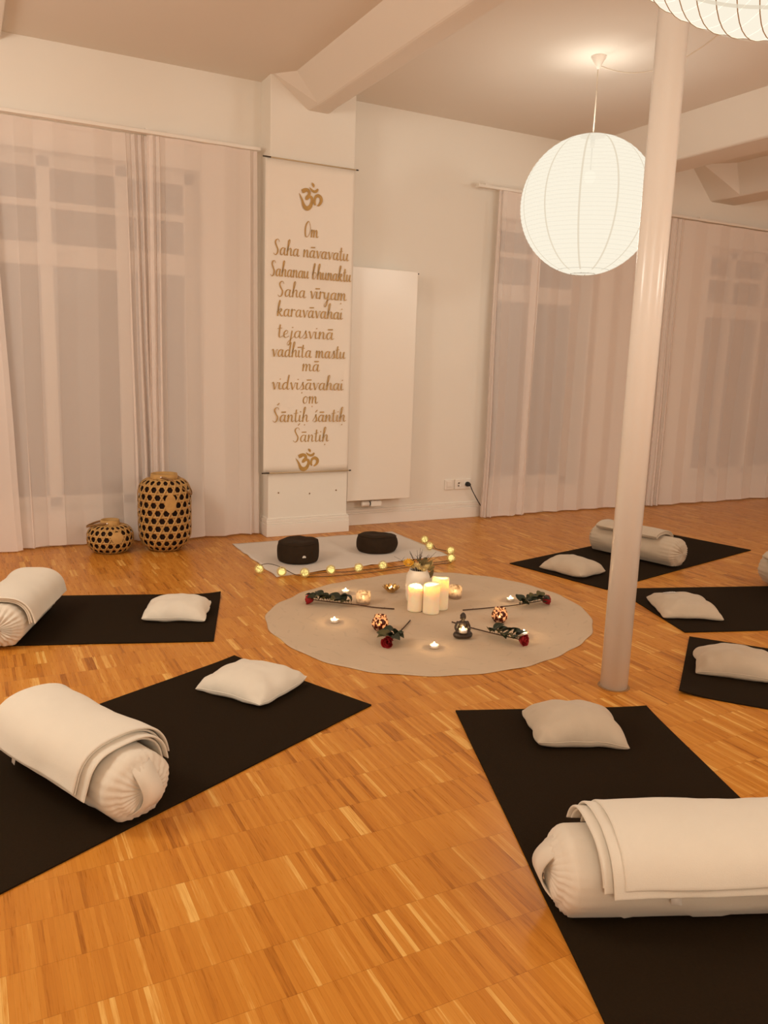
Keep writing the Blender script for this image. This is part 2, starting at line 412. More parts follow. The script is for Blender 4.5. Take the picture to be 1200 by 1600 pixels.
# pilaster carrying the banner, with a profiled skirting of its own
struct(MB().box(1.80, 2.385, 5.12, YW+.01, 0, ZC+.01).build('wall_pilaster', M['wall'], smooth=False, bevel=.004))
def skirt(x0, x1, yf, yb, name, ret=True):
    m = MB()
    m.box(x0, x1, yf-.018, yb, 0, .085); m.box(x0+.003, x1-.003, yf-.014, yb, .085, .097); m.box(x0+.001, x1-.001, yf-.012, yb, .097, .118); m.box(x0+.006, x1-.006, yf-.007, yb, .118, .128)
    return struct(m.build(name, M['trim'], smooth=False, bevel=.003))
skirt(1.785, 2.40, 5.12, YW, 'baseboard_pilaster')
skirt(2.40, 3.63, YW, YW+.01, 'baseboard_back')
MB().box(2.402, 3.628, YW-.0165, YW-.003, .0005, .006).build('shadow_gap', M['black'], bpy.data.objects['baseboard_back'], smooth=False)
for x, z in ((1.873, .30), (2.10, .285), (2.30, .30)):
    MB().lathe([(.0, 0), (.005, 0), (.005, .002), (0, .003)], 10).build('screw_hole', M['bamboodark'], bpy.data.objects['wall_pilaster']).matrix_local = Matrix.Translation((x, 5.1185, z)) @ Matrix.Rotation(radians(90), 4, 'X')

# steel column
c = thing('support_column', 'tall round white column rising from the floor in front of the lit lantern', 'column', (2.167, 2.18, 0))
MB().lathe([(.0515, 0), (.0515, ZC+.01)], 48).build('shaft', M['column'], c)
MB().lathe([(.0525, 0), (.060, 0), (.060, .002), (.0525, .0025)], 48).build('floor_collar', M['bamboodark'], c)

# ------------------------------------------------------------------ curtains
def curtain(x0, x1, ztop, label, seed, folds, yc=5.20, amp=.025, bunch=(), lean=0, hem_out=0, fold_over=.018):
    """bunch: list of (centre 0..1, width, extra folds)"""
    nu = int(60*(x1-x0)*2)+60; nv = 26
    # cumulative phase, denser in the bunches
    ph = [0.0]
    for i in range(nu):
        u = (i+.5)/nu; d = folds*(1+.35*nz(u*6, seed*3.1))
        for cc, wd, ex in bunch: d += ex/(wd*1.7725)*math.exp(-((u-cc)/wd)**2)
        ph.append(ph[-1]+d/nu)
    P = []
    for i in range(nu+1):
        u = i/nu; row = []
        a0 = amp*(.75+.5*nz(u*5+seed, 1.7))
        for j in range(nv+1):
            v = j/nv; z = .012+(ztop-.012)*v
            grow = .38+.62*(1-v)**.6
            p = 2*pi*ph[i]+.8*(1-v)*nz(u*4, v*1.5, seed)
            a = a0*grow
            over = fold_over*(.4+.6*(1-v))*(1+1.3*nz(u*5, seed*2.2))
            x = x0+(x1-x0)*u+over*sin(2*p)+lean*(1-v)*(u-.5)+.02*(1-v)*nz(u*3+5, v*2, seed)
            y = yc+a*sin(p)+.010*nz(u*3, v*2.2, seed+4)*(1-v)
            zz = z+(.010*nz(u*9, seed, 2) if j == 0 else 0)
            row.append((x, y-hem_out*(1-v)**3, zz))
        P.append(row)
    m = MB().grid(P)
    c = m.build('sheer_curtain', M['sheer'])
    tag(c, label, 'curtain', 'sheer curtains along the window wall')
    # header tape and bottom hem: doubled cloth
    h = MB().grid([[(r[-1][0], r[-1][1]-.002, ztop-.022*k) for k in (1, 0)] for r in P]); h.build('header_tape', M['sheer'], c)
    e = MB().grid([[(r[0][0]*(1-q)+r[1][0]*q, r[0][1]*(1-q)+r[1][1]*q-.002, r[0][2]*(1-q)+r[1][2]*q) for q in (0, .35)] for r in P]); e.build('hem', M['sheer'], c)
    return c
ZR = 2.475
curtain(-2.3, .22, ZR, 'sheer white curtain panel at the far left, mostly out of frame', 3, 8, lean=.16, yc=5.20)
curtain(.18, 1.088, ZR, 'sheer white curtain panel behind the small bamboo lantern', 11, 4.4, bunch=((.92, .07, 2.6),), lean=.06, yc=5.250)
curtain(1.062, 1.74, ZR, 'sheer white curtain panel between tall bamboo lantern and the banner pilaster', 23, 2.8, bunch=((.06, .07, 2.0), (.97, .05, 1.2)), lean=.03, yc=5.208)
curtain(3.60, 4.02, ZR-.01, 'narrow sheer white curtain panel hanging beside the wall sockets', 31, 2.2, bunch=((.05, .05, 1.5), (.95, .06, 1.0)), yc=5.20)
curtain(3.97, 5.42, ZR-.015, 'wide sheer white curtain panel hanging behind the lit round lantern', 41, 6.5, bunch=((.97, .03, 1.5),), yc=5.245, fold_over=.010)
curtain(5.36, 8.6, ZR-.02, 'sheer white curtain panel at the right, beyond the white column', 53, 9.5, bunch=((.02, .025, 2.2),), yc=5.20)
def rail(x0, x1, z, label):
    t = thing('curtain_rail', label, 'curtain rail', (x0, YW, z))
    MB().box(0, x1-x0, -.115, -.075, .002, .022).build('track', M['plastic'], t, smooth=False, bevel=.003)
    for k in range(int((x1-x0)/1.1)+1):
        x = min(.05+k*1.1, x1-x0-.02); MB().box(x, x+.03, -.11, 0, .022, .032).build('bracket', M['plastic'], t, smooth=False)
    MB().box(-.012, .002, -.118, -.072, 0, .024).build('end_cap', M['plastic'], t, smooth=False, bevel=.003)
rail(-2.3, 1.76, ZR, 'white curtain rail left of the banner')
rail(3.42, 8.7, ZR-.012, 'white curtain rail right of the radiator')

# ------------------------------------------------------------------ banner
GL = {
 'a': (.92, [[(.62,.80),(.45,1.0),(.18,.82),(.08,.4),(.2,.05),(.42,.15),(.6,.6),(.66,.98)], [(.66,1.0),(.6,.5),(.64,.12),(.76,.03),(.92,.2)]]),
 'h': (.86, [[(.0,.5),(.2,1.2),(.34,1.9),(.27,2.12),(.16,1.9),(.12,1.0),(.1,0)], [(.1,.1),(.22,.7),(.42,1.0),(.56,.85),(.55,.4),(.62,.05),(.86,.2)]]),
 'n': (.86, [[(.0,.75),(.12,1.02),(.11,.5),(.1,0)], [(.1,.1),(.25,.75),(.45,1),(.56,.8),(.55,.3),(.63,.04),(.86,.2)]]),
 'm': (1.25, [[(.0,.75),(.12,1.02),(.11,.5),(.1,0)], [(.1,.1),(.25,.78),(.40,1),(.5,.8),(.49,.3),(.48,0)], [(.48,.1),(.62,.78),(.80,1),(.9,.8),(.9,.3),(1.0,.04),(1.25,.2)]]),
 'v': (.74, [[(-.02,.82),(.1,1.0),(.2,.6),(.32,0)], [(.32,0),(.5,.5),(.58,.95),(.72,.92)]]),
 'u': (.86, [[(.05,1),(.06,.4),(.15,.06),(.35,.15),(.52,.6),(.57,1)], [(.57,1),(.53,.4),(.62,.05),(.86,.2)]]),
 't': (.56, [[(.18,1.75),(.15,.6),(.2,.06),(.36,.06),(.54,.25)], [(-.1,1.18),(.14,1.22),(.42,1.3)]]),
 'b': (.80, [[(.0,.5),(.2,1.3),(.32,1.95),(.22,2.1),(.13,1.4),(.1,.3),(.2,.03),(.45,.1),(.6,.5),(.5,.9),(.25,.85)]]),
 'k': (.84, [[(.0,.5),(.2,1.3),(.32,1.95),(.22,2.1),(.13,1.4),(.1,0)], [(.12,.5),(.35,.98),(.55,.95),(.42,.62),(.15,.5)], [(.2,.52),(.4,.3),(.6,.02),(.84,.2)]]),
 'i': (.42, [[(.1,1),(.08,.4),(.15,.05),(.42,.2)], [(.12,1.50),(.16,1.38)]]),
 'I': (.42, [[(.1,1),(.08,.4),(.15,.05),(.42,.2)]]),
 'r': (.62, [[(.0,.75),(.12,1.05),(.12,.5),(.1,0)], [(.1,.2),(.2,.8),(.4,1.0),(.56,.85)]]),
 'y': (.86, [[(.05,1),(.06,.45),(.2,.08),(.4,.25),(.55,.8)], [(.58,1),(.52,.2),(.42,-.7),(.25,-1.0),(.12,-.8),(.35,-.3),(.86,.2)]]),
 'j': (.54, [[(.28,1),(.24,.2),(.15,-.7),(0,-1),(-.12,-.8),(.05,-.4),(.54,.2)], [(.30,1.50),(.34,1.38)]]),
 's': (.64, [[(-.05,.1),(.2,.6),(.34,1.08),(.34,.85),(.44,.45),(.38,.08),(.12,.02)], [(.38,.06),(.64,.2)]]),
 'd': (.94, [[(.62,.80),(.45,1.0),(.18,.82),(.08,.4),(.2,.05),(.42,.15),(.6,.6),(.66,.98)], [(.72,2.05),(.64,1.0),(.62,.2),(.74,.03),(.92,.2)]]),
 'e': (.66, [[(.1,.42),(.4,.58),(.5,.85),(.35,1.0),(.14,.75),(.1,.3),(.25,.03),(.48,.1),(.66,.28)]]),
 'o': (.78, [[(.38,1),(.14,.8),(.08,.35),(.25,.02),(.5,.2),(.58,.65),(.45,.98),(.3,.95)], [(.5,.85),(.78,.9)]]),
 'S': (.84, [[(.66,1.72),(.52,2.02),(.25,1.95),(.15,1.6),(.35,1.12),(.55,.7),(.5,.2),(.25,-.02),(.0,.22)]]),
 'O': (1.0, [[(.66,1.9),(.42,2.05),(.14,1.6),(.06,.85),(.2,.1),(.5,.02),(.8,.55),(.86,1.2),(.66,1.85)]]),
 ' ': (.50, []),
}
MARK = {'\u0101': ('a', 'mac', .38), '\u012b': ('I', 'mac', .12), '\u1e43': ('m', 'dot', .5), '\u1e63': ('s', 'dot', .3), '\u1e25': ('h', 'dot', .36), '\u015a': ('S', 'acc', .5), '\u015b': ('s', 'acc', .3)}
def ribbon(m, pts, wid, lift=0):
    """flat brush stroke in the x-z plane; wid = list of half widths"""
    L = []; R = []; k = len(pts)
    for i, p in enumerate(pts):
        d = pts[min(i+1, k-1)]-pts[max(i-1, 0)]
        n = Vector((-d.z, 0, d.x)); n = n.normalized() if n.length > 1e-9 else Vector((1, 0, 0))
        L.append(p+n*wid[i]); R.append(p-n*wid[i])
    vs = L+R; fs = [(i, i+1, k+i+1, k+i) for i in range(k-1)]
    m.add(vs, fs)
def line_words(text, x0, x1, zb, unit):
    cur = 0; words = [[]]; lift = 0
    for ch in text:
        if ch == ' ': cur += GL[' '][0]; words.append([]); continue
        base, mk, mx = (ch, None, 0)
        if ch in MARK: base, mk, mx = MARK[ch]
        adv, st = GL[base]; jobs = words[-1]
        for s_ in st: jobs.append(([(cur+x, y) for x, y in s_], 0))
        top = 2.35 if base == 'S' else 1.38
        if mk == 'mac': jobs.append(([(cur+mx-.26, top), (cur+mx+.32, top+.03)], .075))
        if mk == 'dot': jobs.append(([(cur+mx-.05, -.38), (cur+mx+.06, -.44)], .09))
        if mk == 'acc': jobs.append(([(cur+mx-.06, top), (cur+mx+.14, top+.32)], .06))
        cur += adv
    sx = (x1-x0)/(cur*unit); out = []
    for jobs in words:
        m = MB()
        for pts, fixed in jobs:
            q = spline([(x, 0, y) for x, y in pts], 6)
            q = [Vector(((p.x*sx+.14*p.z*.6)*unit, 0, p.z*unit)) for p in q]
            wd = []
            for i in range(len(q)):
                d = q[min(i+1, len(q)-1)]-q[max(i-1, 0)]
                dn = max(0, -d.z/(d.length+1e-9)); wd.append(unit*((.034+.058*dn) if not fixed else fixed))
            wd = [sum(wd[max(0, i-2):i+3])/len(wd[max(0, i-2):i+3]) for i in range(len(wd))]
            lift += .00006; ribbon(m, [p+Vector((x0, -lift, zb)) for p in q], wd)
        out.append(m)
    return out
BY = 5.098
ban = thing('wall_banner', 'long white cloth banner with gold Sanskrit chant lettering on the pilaster', 'banner', (2.07, BY, 0))
P = []
for i in range(31):
    u = i/30; x = -.308+.616*u; r_ = []
    for j in range(41):
        v = j/40; z = .440+(2.424-.440)*v
        r_.append((x*(1+.012*(1-v)), .003*sin(u*9+v*3)*(1-v)+.006*(1-v)*abs(2*u-1)**3, z))
    P.append(r_)
cl = MB().grid(P).build('cloth', M['fabric'], ban)
sd = cl.modifiers.new('solid', 'SOLIDIFY'); sd.thickness = .002; sd.offset = 1
def rod(z, x0, x1):
    o = MB().tube([(x0, -.003, z), (x1, -.003, z)], .0040, 10).build('rod', M['rod'], ban)
    MB().tube([(x0-.002, -.003, z), (x0+.05, -.003, z)], .0046, 10).build('rod_end', M['rodend'], o)
    MB().tube([(x1-.014, -.003, z), (x1+.002, -.003, z)], .0046, 10).build('rod_end', M['rodend'], o)
rod(2.428, -.325, .328); rod(.440, -.322, .328)
LINES = [('Om', 2.025, 2.124, 1.975), ('Saha n\u0101vavatu', 1.815, 2.345, 1.847), ('Sahanau bhunaktu', 1.795, 2.366, 1.714), ('Saha v\u012brya\u1e43', 1.846, 2.336, 1.590),
         ('karav\u0101vahai', 1.842, 2.311, 1.466), ('tejasvin\u0101', 1.848, 2.248, 1.331), ('vadh\u012bta mastu', 1.809, 2.337, 1.207), ('m\u0101', 2.021, 2.150, 1.118),
         ('vidvi\u1e63\u0101vahai', 1.811, 2.328, .995), ('o\u1e43', 2.028, 2.140, .904), ('\u015a\u0101nti\u1e25 \u015b\u0101nti\u1e25', 1.817, 2.350, .781), ('\u015a\u0101nti\u1e25', 1.963, 2.226, .646)]
for t_, a, b, z in LINES:
    for wm in line_words(t_, a-2.07, b-2.07, z, .047): wm.build('lettering', M['gold'], ban, smooth=False, loc=(0, -.0058, 0))
OM = [[(190,430,55),(255,400,66),(330,365,54),(400,385,52),(435,450,48),(410,520,50),(360,580,52),(335,625,40),(345,655,12)],
      [(350,650,14),(380,600,36),(440,545,40),(510,570,46),(530,650,48),(510,740,52),(460,835,60),(380,890,68),(300,870,66),(245,790,50),(205,680,34),(150,570,22),(95,482,4)],
      [(500,590,18),(560,650,34),(610,700,38),(632,770,22)],
      [(632,775,26),(615,690,34),(620,590,36),(665,510,44),(740,490,52),(815,540,52),(830,620,50),(800,700,42),(745,760,30),(700,782,20)],
      [(435,280,5),(480,330,26),(540,375,38),(610,390,42),(670,360,42),(715,300,26)],
      [(505,145,6),(535,180,34),(562,215,40),(572,255,24),(575,280,4)]]
def om_symbol(x0, x1, zb, zt):
    lift = 0; m = MB(); kx = (x1-x0)/(880-95); kz = (zt-zb)/(955-140)
    for st in OM:
        q = spline([((x-95)*kx+x0-2.07, h*kx*.95, (955-y)*kz+zb) for x, y, h in st], 6)
        lift += .0002; ribbon(m, [Vector((p.x, -lift, p.z)) for p in q], [max(.0005, p.y) for p in q])
    m.build('om_symbol', M['gold'], ban, smooth=False, loc=(0, -.0062, 0))
om_symbol(1.984, 2.149, 2.136, 2.311); om_symbol(1.984, 2.155, .448, .600)

# ------------------------------------------------------------------ radiator, sockets, plug
r = thing('panel_radiator', 'tall flat white panel radiator on the wall right of the banner', 'radiator', (2.42, 5.17, .205))
MB().box(-.010, .505, 0, .012, 0, 1.625).build('front_panel', M['radiator'], r, smooth=False, bevel=.004)
MB().box(-.006, .501, .0125, .085, .006, 1.617).build('convector_case', M['radiator'], r, smooth=False, bevel=.004)
MB().tube([(.503, .006, 1.612), (.512, .004, 1.612)], .005, 10).build('vent_screw', M['black'], r)
for x in (.06, .44): MB().box(x, x+.03, .085, .13, 1.3, 1.36).build('wall_bracket', M['plastic'], r, smooth=False)
for x in (.06, .44): MB().box(x, x+.03, .085, .13, .25, .31).build('wall_bracket', M['plastic'], r, smooth=False)
v = MB().box(.195, .285, .02, .06, -.055, -.012).build('valve_block', M['plastic'], r, smooth=False, bevel=.008)
MB().tube([(.125, .04, -.033), (.132, .04, -.033), (.185, .04, -.033)], [.017, .02, .02], 16).build('thermostat_head', M['plastic'], v)
MB().tube([(.185, .04, -.033), (.195, .04, -.033)], .0165, 16).build('valve_collar', M['black'], v)
for x in (.215, .265): MB().tube([(x, .04, -.012), (x, .04, .01)], .008, 10).build('pipe', M['plastic'], v)
MB().tube([(.24, .045, -.04), (.24, .135, -.045)], .012, 10).build('pipe', M['plastic'], v)
s = thing('aerial_socket', 'single white aerial socket plate low on the wall beside the power sockets', 'wall socket', (3.343, YW, .270))
MB().box(-.040, .040, -.012, 0, -.040, .040).build('plate', M['plastic'], s, smooth=False, bevel=.004)
MB().box(-.022, .022, -.016, -.012, -.018, .026).build('insert', M['plastic'], s, smooth=False, bevel=.003)
s = thing('power_socket', 'double white power socket plate low on the wall by the curtain', 'wall socket', (3.470, YW, .270))
MB().box(-.075, .075, -.012, 0, -.040, .040).build('plate', M['plastic'], s, smooth=False, bevel=.004)
for x in (-.036, .036):
    k = MB().lathe([(.022, 0), (.022, .004), (.019, .004), (.018, .0005), (0, .0005)], 24).build('socket_well', M['plastic'], s)
    k.matrix_local = Matrix.Translation((x, -.012, 0)) @ Matrix.Rotation(radians(90), 4, 'X')
    if x < 0:
        for dx, dz in ((-.004, .009), (-.006, -.012)):
            MB().box(x+dx-.007, x+dx+.007, -.0145, -.0125, dz-.004, dz+.004).build('contact_slot', M['twig'], s, smooth=False)
p = thing('power_plug', 'black plug with cable in the right half of the double socket', 'plug', (3.506, YW-.012, .270))
MB().tube([(0, -.004, 0), (0, -.018, 0), (.004, -.036, -.003), (.008, -.040, -.006)], [.019, .019, .012, .008], 16).build('plug_body', M['black'], p)
MB().tube(spline([(.006, -.038, -.005), (.035, -.040, -.06), (.085, -.042, -.135), (.125, -.040, -.185), (.155, -.035, -.20), (.175, -.02, -.24), (.20, -.01, -.257)], 6), .0038, 8).build('cable', M['black'], p)

# ------------------------------------------------------------------ paper lanterns
def lantern(cx, cy, zc, label, R=.385, swag=None, n=34, axis=None, watt=LANTERN_W, wire=(-.0022, .0011, 'rib')):
    t = thing('paper_lantern', label, 'pendant lamp', (cx, cy, zc), 0, 'round paper pendant lanterns')
    prof = []; turn = Vector((0, 0, -1)).rotation_difference(Vector(axis).normalized()).to_matrix().to_4x4() if axis else Matrix()
    hang = []
    z0, z1 = -R*.982, R*.982
    ribz = []
    for i in range(n+1):
        z = -R*.982+2*R*.982*i/n; ribz.append(z)
    for i in range(n):
        for k in range(4):
            f = k/4; z = ribz[i]+(ribz[i+1]-ribz[i])*f; rr = sqrt(max(0, R*R-z*z)); prof.append((rr-.0022*sin(pi*f), z))
    prof.append((sqrt(R*R-z1*z1), z1))
    hang.append(MB().lathe_open(prof, 72).build('paper_shade', M['paper'], t))
    m = MB()
    for k in range(12):
        a = 2*pi*k/12+.22; da = .010
        G = []
        for i in range(41):
            z = z0+(z1-z0)*i/40; rr = sqrt(R*R-z*z)+.0012
            dd = .0050/rr
            G.append([(rr*cos(a-dd), rr*sin(a-dd), z), (rr*cos(a+dd), rr*sin(a+dd), z)])
        m.grid(G)
    hang.append(m.build('paper_seam', M['seam'], t))
    m = MB()
    for i in range(n+1):
        rr = sqrt(R*R-ribz[i]**2)+wire[0]
        m.tube([(rr*cos(2*pi*j/72), rr*sin(2*pi*j/72), ribz[i]) for j in range(73)], wire[1], 5, cap=False)
    hang.append(m.build('wire_rib', M[wire[2]], t))
    rr = sqrt(R*R-z1*z1)
    m = MB().tube([(0, 0, z1-.06), (0, 0, z1)], .012, 12)
    for a in (0, 2.09, 4.19): m.tube([(0, 0, z1-.01), (rr*cos(a), rr*sin(a), z1)], .0015, 6)
    hang.append(m.build('lamp_holder', M['rib'], t))
    b = MB(); b.ball((0, 0, z1-.22), .032, 10, sz=1.2); b.tube([(0, 0, z1-.185), (0, 0, z1-.06)], .004, 12, mi=1)
    hang.append(b.build('light_bulb', [M['bulbglow'], M['rib']], t))
    for o in hang: o.matrix_local = turn
    hc = ZC-zc
    MB().tube([(0, 0, z1-.01), (.002, 0, (z1+hc)/2), (0, 0, hc-.055)], .0032, 8).build('cord', M['cordw'], t)
    MB().lathe([(0, hc-.068), (.006, hc-.068), (.012, hc-.055), (.043, hc-.004), (.043, hc), (0, hc)], 24).build('ceiling_canopy', M['plastic'], t)
    if swag:
        hx, hy = swag; q = []
        a = Vector((.012, 0, hc-.045)); b_ = Vector((hx-cx, hy-cy, hc-.02))
        for i in range(25):
            f = i/24; p_ = a.lerp(b_, f); p_.z -= 4*.155*f*(1-f); q.append(p_)
        k = MB().tube(q, .0032, 8).build('swag_cord', M['cordw'], t)
        MB().tube([(hx-cx, hy-cy, hc), (hx-cx, hy-cy, hc-.03)], .006, 8).build('ceiling_hook', M['plastic'], k)
    lamp('lantern_light', (0, 0, -.08), watt, .24, parent=t)
lantern(3.272, 3.83, 2.118, 'round lit paper lantern hanging behind the white column', swag=(3.30, 2.78))
lantern(1.13, .87, 2.09, 'round lit paper lantern cut off by the top right corner, nearest the camera', n=25, axis=(.417, -.655, -.365), watt=46, wire=(.0002, .0009, 'rib2'))

# ------------------------------------------------------------------ bamboo lanterns (open hexagonal weave)
def bamboo(loc, prof, neck, nh, nhel, turns, label, hdir, tall):
    t = thing('bamboo_lantern', label, 'lantern', loc, 0, 'woven bamboo lanterns')
    q = spline([(r_, 0, z) for r_, z in prof], 10)
    # arc-length table
    L = [0]
    for i in range(1, len(q)): L.append(L[-1]+(q[i]-q[i-1]).length)
    def at(f):
        s_ = f*L[-1]
        for i in range(1, len(q)):
            if L[i] >= s_:
                g = (s_-L[i-1])/(L[i]-L[i-1]+1e-9); return q[i-1].lerp(q[i], g)
        return q[-1]
    m = MB(); w_ = .0068 if tall else .0056
    for k in range(nh):
        f = (k+.5)/nh; p = at(f); p1 = at(min(1, f+.004)); d = (p1-p).normalized()
        a_, b_ = p-d*w_, p+d*w_
        m.lathe_open([(a_.x, a_.z), (b_.x, b_.z)], 56)
    for sgn, off in ((1, .0016), (-1, -.0014)):
        for k in range(nhel):
            G = []
            for i in range(61):
                f = i/60; p = at(f); a = sgn*2*pi*turns*f+2*pi*k/nhel
                rr = p.x+off; da = w_*.95/max(p.x, .03)
                G.append([(rr*cos(a-da), rr*sin(a-da), p.z), (rr*cos(a+da), rr*sin(a+da), p.z)])
            m.grid(G)
    o = m.build('woven_body', M['bamboo'], t); sd = o.modifiers.new('solid', 'SOLIDIFY'); sd.thickness = .0012
    MB().lathe([(prof[0][0]-.004, 0), (prof[0][0]+.004, 0), (prof[0][0]+.004, .012), (prof[0][0]-.004, .012)], 40).build('base_ring', M['bamboo'], t)
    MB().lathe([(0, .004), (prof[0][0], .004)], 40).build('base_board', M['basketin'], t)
    zn = prof[-1][1]
    MB().lathe_open([(neck+.002, zn-.012), (neck+.004, zn+.008), (neck, zn+.03), (neck-.004, zn+.03), (neck-.003, zn-.012), (neck+.002, zn-.012)], 40).build('collar', M['bamboo'], t)
    # dark liner added inside so the gaps in the weave look dark
    h = prof[-1][1]
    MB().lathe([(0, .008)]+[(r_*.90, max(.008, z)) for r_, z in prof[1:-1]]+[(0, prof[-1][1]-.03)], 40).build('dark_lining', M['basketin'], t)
    # handle, folded down to one side
    ax = Vector((-sin(hdir), cos(hdir), 0)); out = Vector((cos(hdir), sin(hdir), 0))
    rh = prof[len(prof)//2][0]*1.06; dip = -.20 if tall else -.055; pts = []
    for i in range(25):
        a = -pi/2+pi*i/24
        pts.append(ax*(neck+.006+(rh-neck)*.45*cos(a))*sin(a)+out*rh*cos(a)*1.0+Vector((0, 0, zn+.015+(dip*.55)*cos(a)**2)))
    hm = MB(); G = []
    for p in pts: G.append([p+Vector((0, 0, -.006)), p+Vector((0, 0, .006))])
    hm.grid(G); ho = hm.build('handle', M['bamboodark'], t); sd = ho.modifiers.new('solid', 'SOLIDIFY'); sd.thickness = .004
    for i in (0, -1): MB().ball(pts[i], .0065, 8).build('handle_pin', M['steel'], ho)
    # plaited patch on the face
    G = []
    a0 = atan2(-loc[1], -loc[0])+(.22 if tall else .30)
    for i in range(13):
        row = []
        for j in range(13):
            u, v_ = i/6-1, j/6-1; e = max(1e-6, sqrt(u*u+v_*v_)); kk = max(abs(u), abs(v_))/e
            f = (.66 if tall else .55)+v_*kk*(.11 if tall else .15); p = at(f)
            a = a0+u*kk*(.028 if tall else .030)/p.x*1.2; row.append(((p.x+.003)*cos(a), (p.x+.003)*sin(a), p.z))
        G.append(row)
    MB().grid(G).build('plaited_patch', M['bamboo'], t)
bamboo((1.083, 4.998, 0), [(.078,.004),(.105,.012),(.140,.05),(.157,.10),(.160,.18),(.160,.32),(.157,.375),(.144,.415),(.115,.442),(.082,.448)], .079, 11, 20, .275,
       'tall woven bamboo lantern on the floor in front of the left curtains', radians(-25), True)
bamboo((.762, 5.045, 0), [(.078,.004),(.108,.014),(.132,.05),(.137,.085),(.133,.12),(.112,.152),(.080,.166),(.056,.168)], .054, 6, 20, .15,
       'small squat woven bamboo lantern left of the tall bamboo one', radians(-205), False)

# ------------------------------------------------------------------ mats
def yoga_mat(A, B, L, label, side=1, curl=(0, 0, 0, 0)):
    """A, B: the two corners of one short edge; the mat runs L from there, to the left of A->B if side=1"""
    A, B = Vector((*A, 0)), Vector((*B, 0)); w_ = (B-A).length; d = (B-A).normalized(); n = Vector((-d.y, d.x, 0))*side
    t = (A+B)/2+n*L/2
    rz = atan2(n.y, n.x)
    th = .0055; nx, ny = 60, 24; T = []; Bt = []
    for i in range(nx+1):
        rt = []; rb = []
        for j in range(ny+1):
            u, v_ = i/nx, j/ny; x = (u-.5)*L; y = (v_-.5)*w_
            lift = 0
            for (cu, cv, h) in ((0, 0, curl[0]), (0, 1, curl[1]), (1, 0, curl[2]), (1, 1, curl[3])):
                dd = sqrt(((u-cu)*L)**2+((v_-cv)*w_)**2); lift += h*max(0, 1-dd/.14)**2
            e = .0015*nz(x*4, 0, len(label)) if j in (0, ny) else 0
            rt.append((x, y+e, th+lift)); rb.append((x, y+e, .0005+lift))
        T.append(rt); Bt.append(rb)
    m = MB(); m.grid(T); nb = len(m.v); m.grid([r_[::-1] for r_ in Bt]); k = ny+1
    idx = lambda i, j: i*k+j
    idb = lambda i, j: nb+i*k+(ny-j)
    for i in range(nx):
        m.f += [(idx(i, 0), idb(i, 0), idb(i+1, 0), idx(i+1, 0)), (idx(i+1, ny), idb(i+1, ny), idb(i, ny), idx(i, ny))]; m.mi += [0, 0]
    for j in range(ny):
        m.f += [(idx(0, j+1), idb(0, j+1), idb(0, j), idx(0, j)), (idx(nx, j), idb(nx, j), idb(nx, j+1), idx(nx, j+1))]; m.mi += [0, 0]
    o = m.build('yoga_mat', M['mat'], smooth=False); o.location = t; o.rotation_euler = (0, 0, rz)
    return tag(o, label, 'yoga mat', 'dark yoga mats laid around the circle')
ML = 1.72
yoga_mat((.924, 3.026), (1.227, 2.386), ML, 'dark yoga mat in the left foreground under the largest left bolster', -1, (.004, 0, 0, 0))
yoga_mat((1.478, 2.226), (2.135, 1.979), ML, 'dark yoga mat in the right foreground, nearest the camera', -1, (0, .004, 0, 0))
yoga_mat((1.122, 3.904), (.897, 3.233), ML, 'dark yoga mat at the left edge, below the small bamboo lantern', -1, (.012, 0, 0, 0))
yoga_mat((2.938, 3.914), (3.101, 3.235), ML, 'dark yoga mat farthest back on the right, crossing behind the column', 1, (0, 0, 0, 0))
yoga_mat((3.158, 3.227), (2.936, 2.534), ML, 'dark yoga mat right of the column, its cushion carrying a printed label', 1)
yoga_mat((2.905, 2.480), (2.346, 2.025), ML, 'dark yoga mat at the right edge, between the column and right foreground mat', 1, (.012, 0, 0, 0))

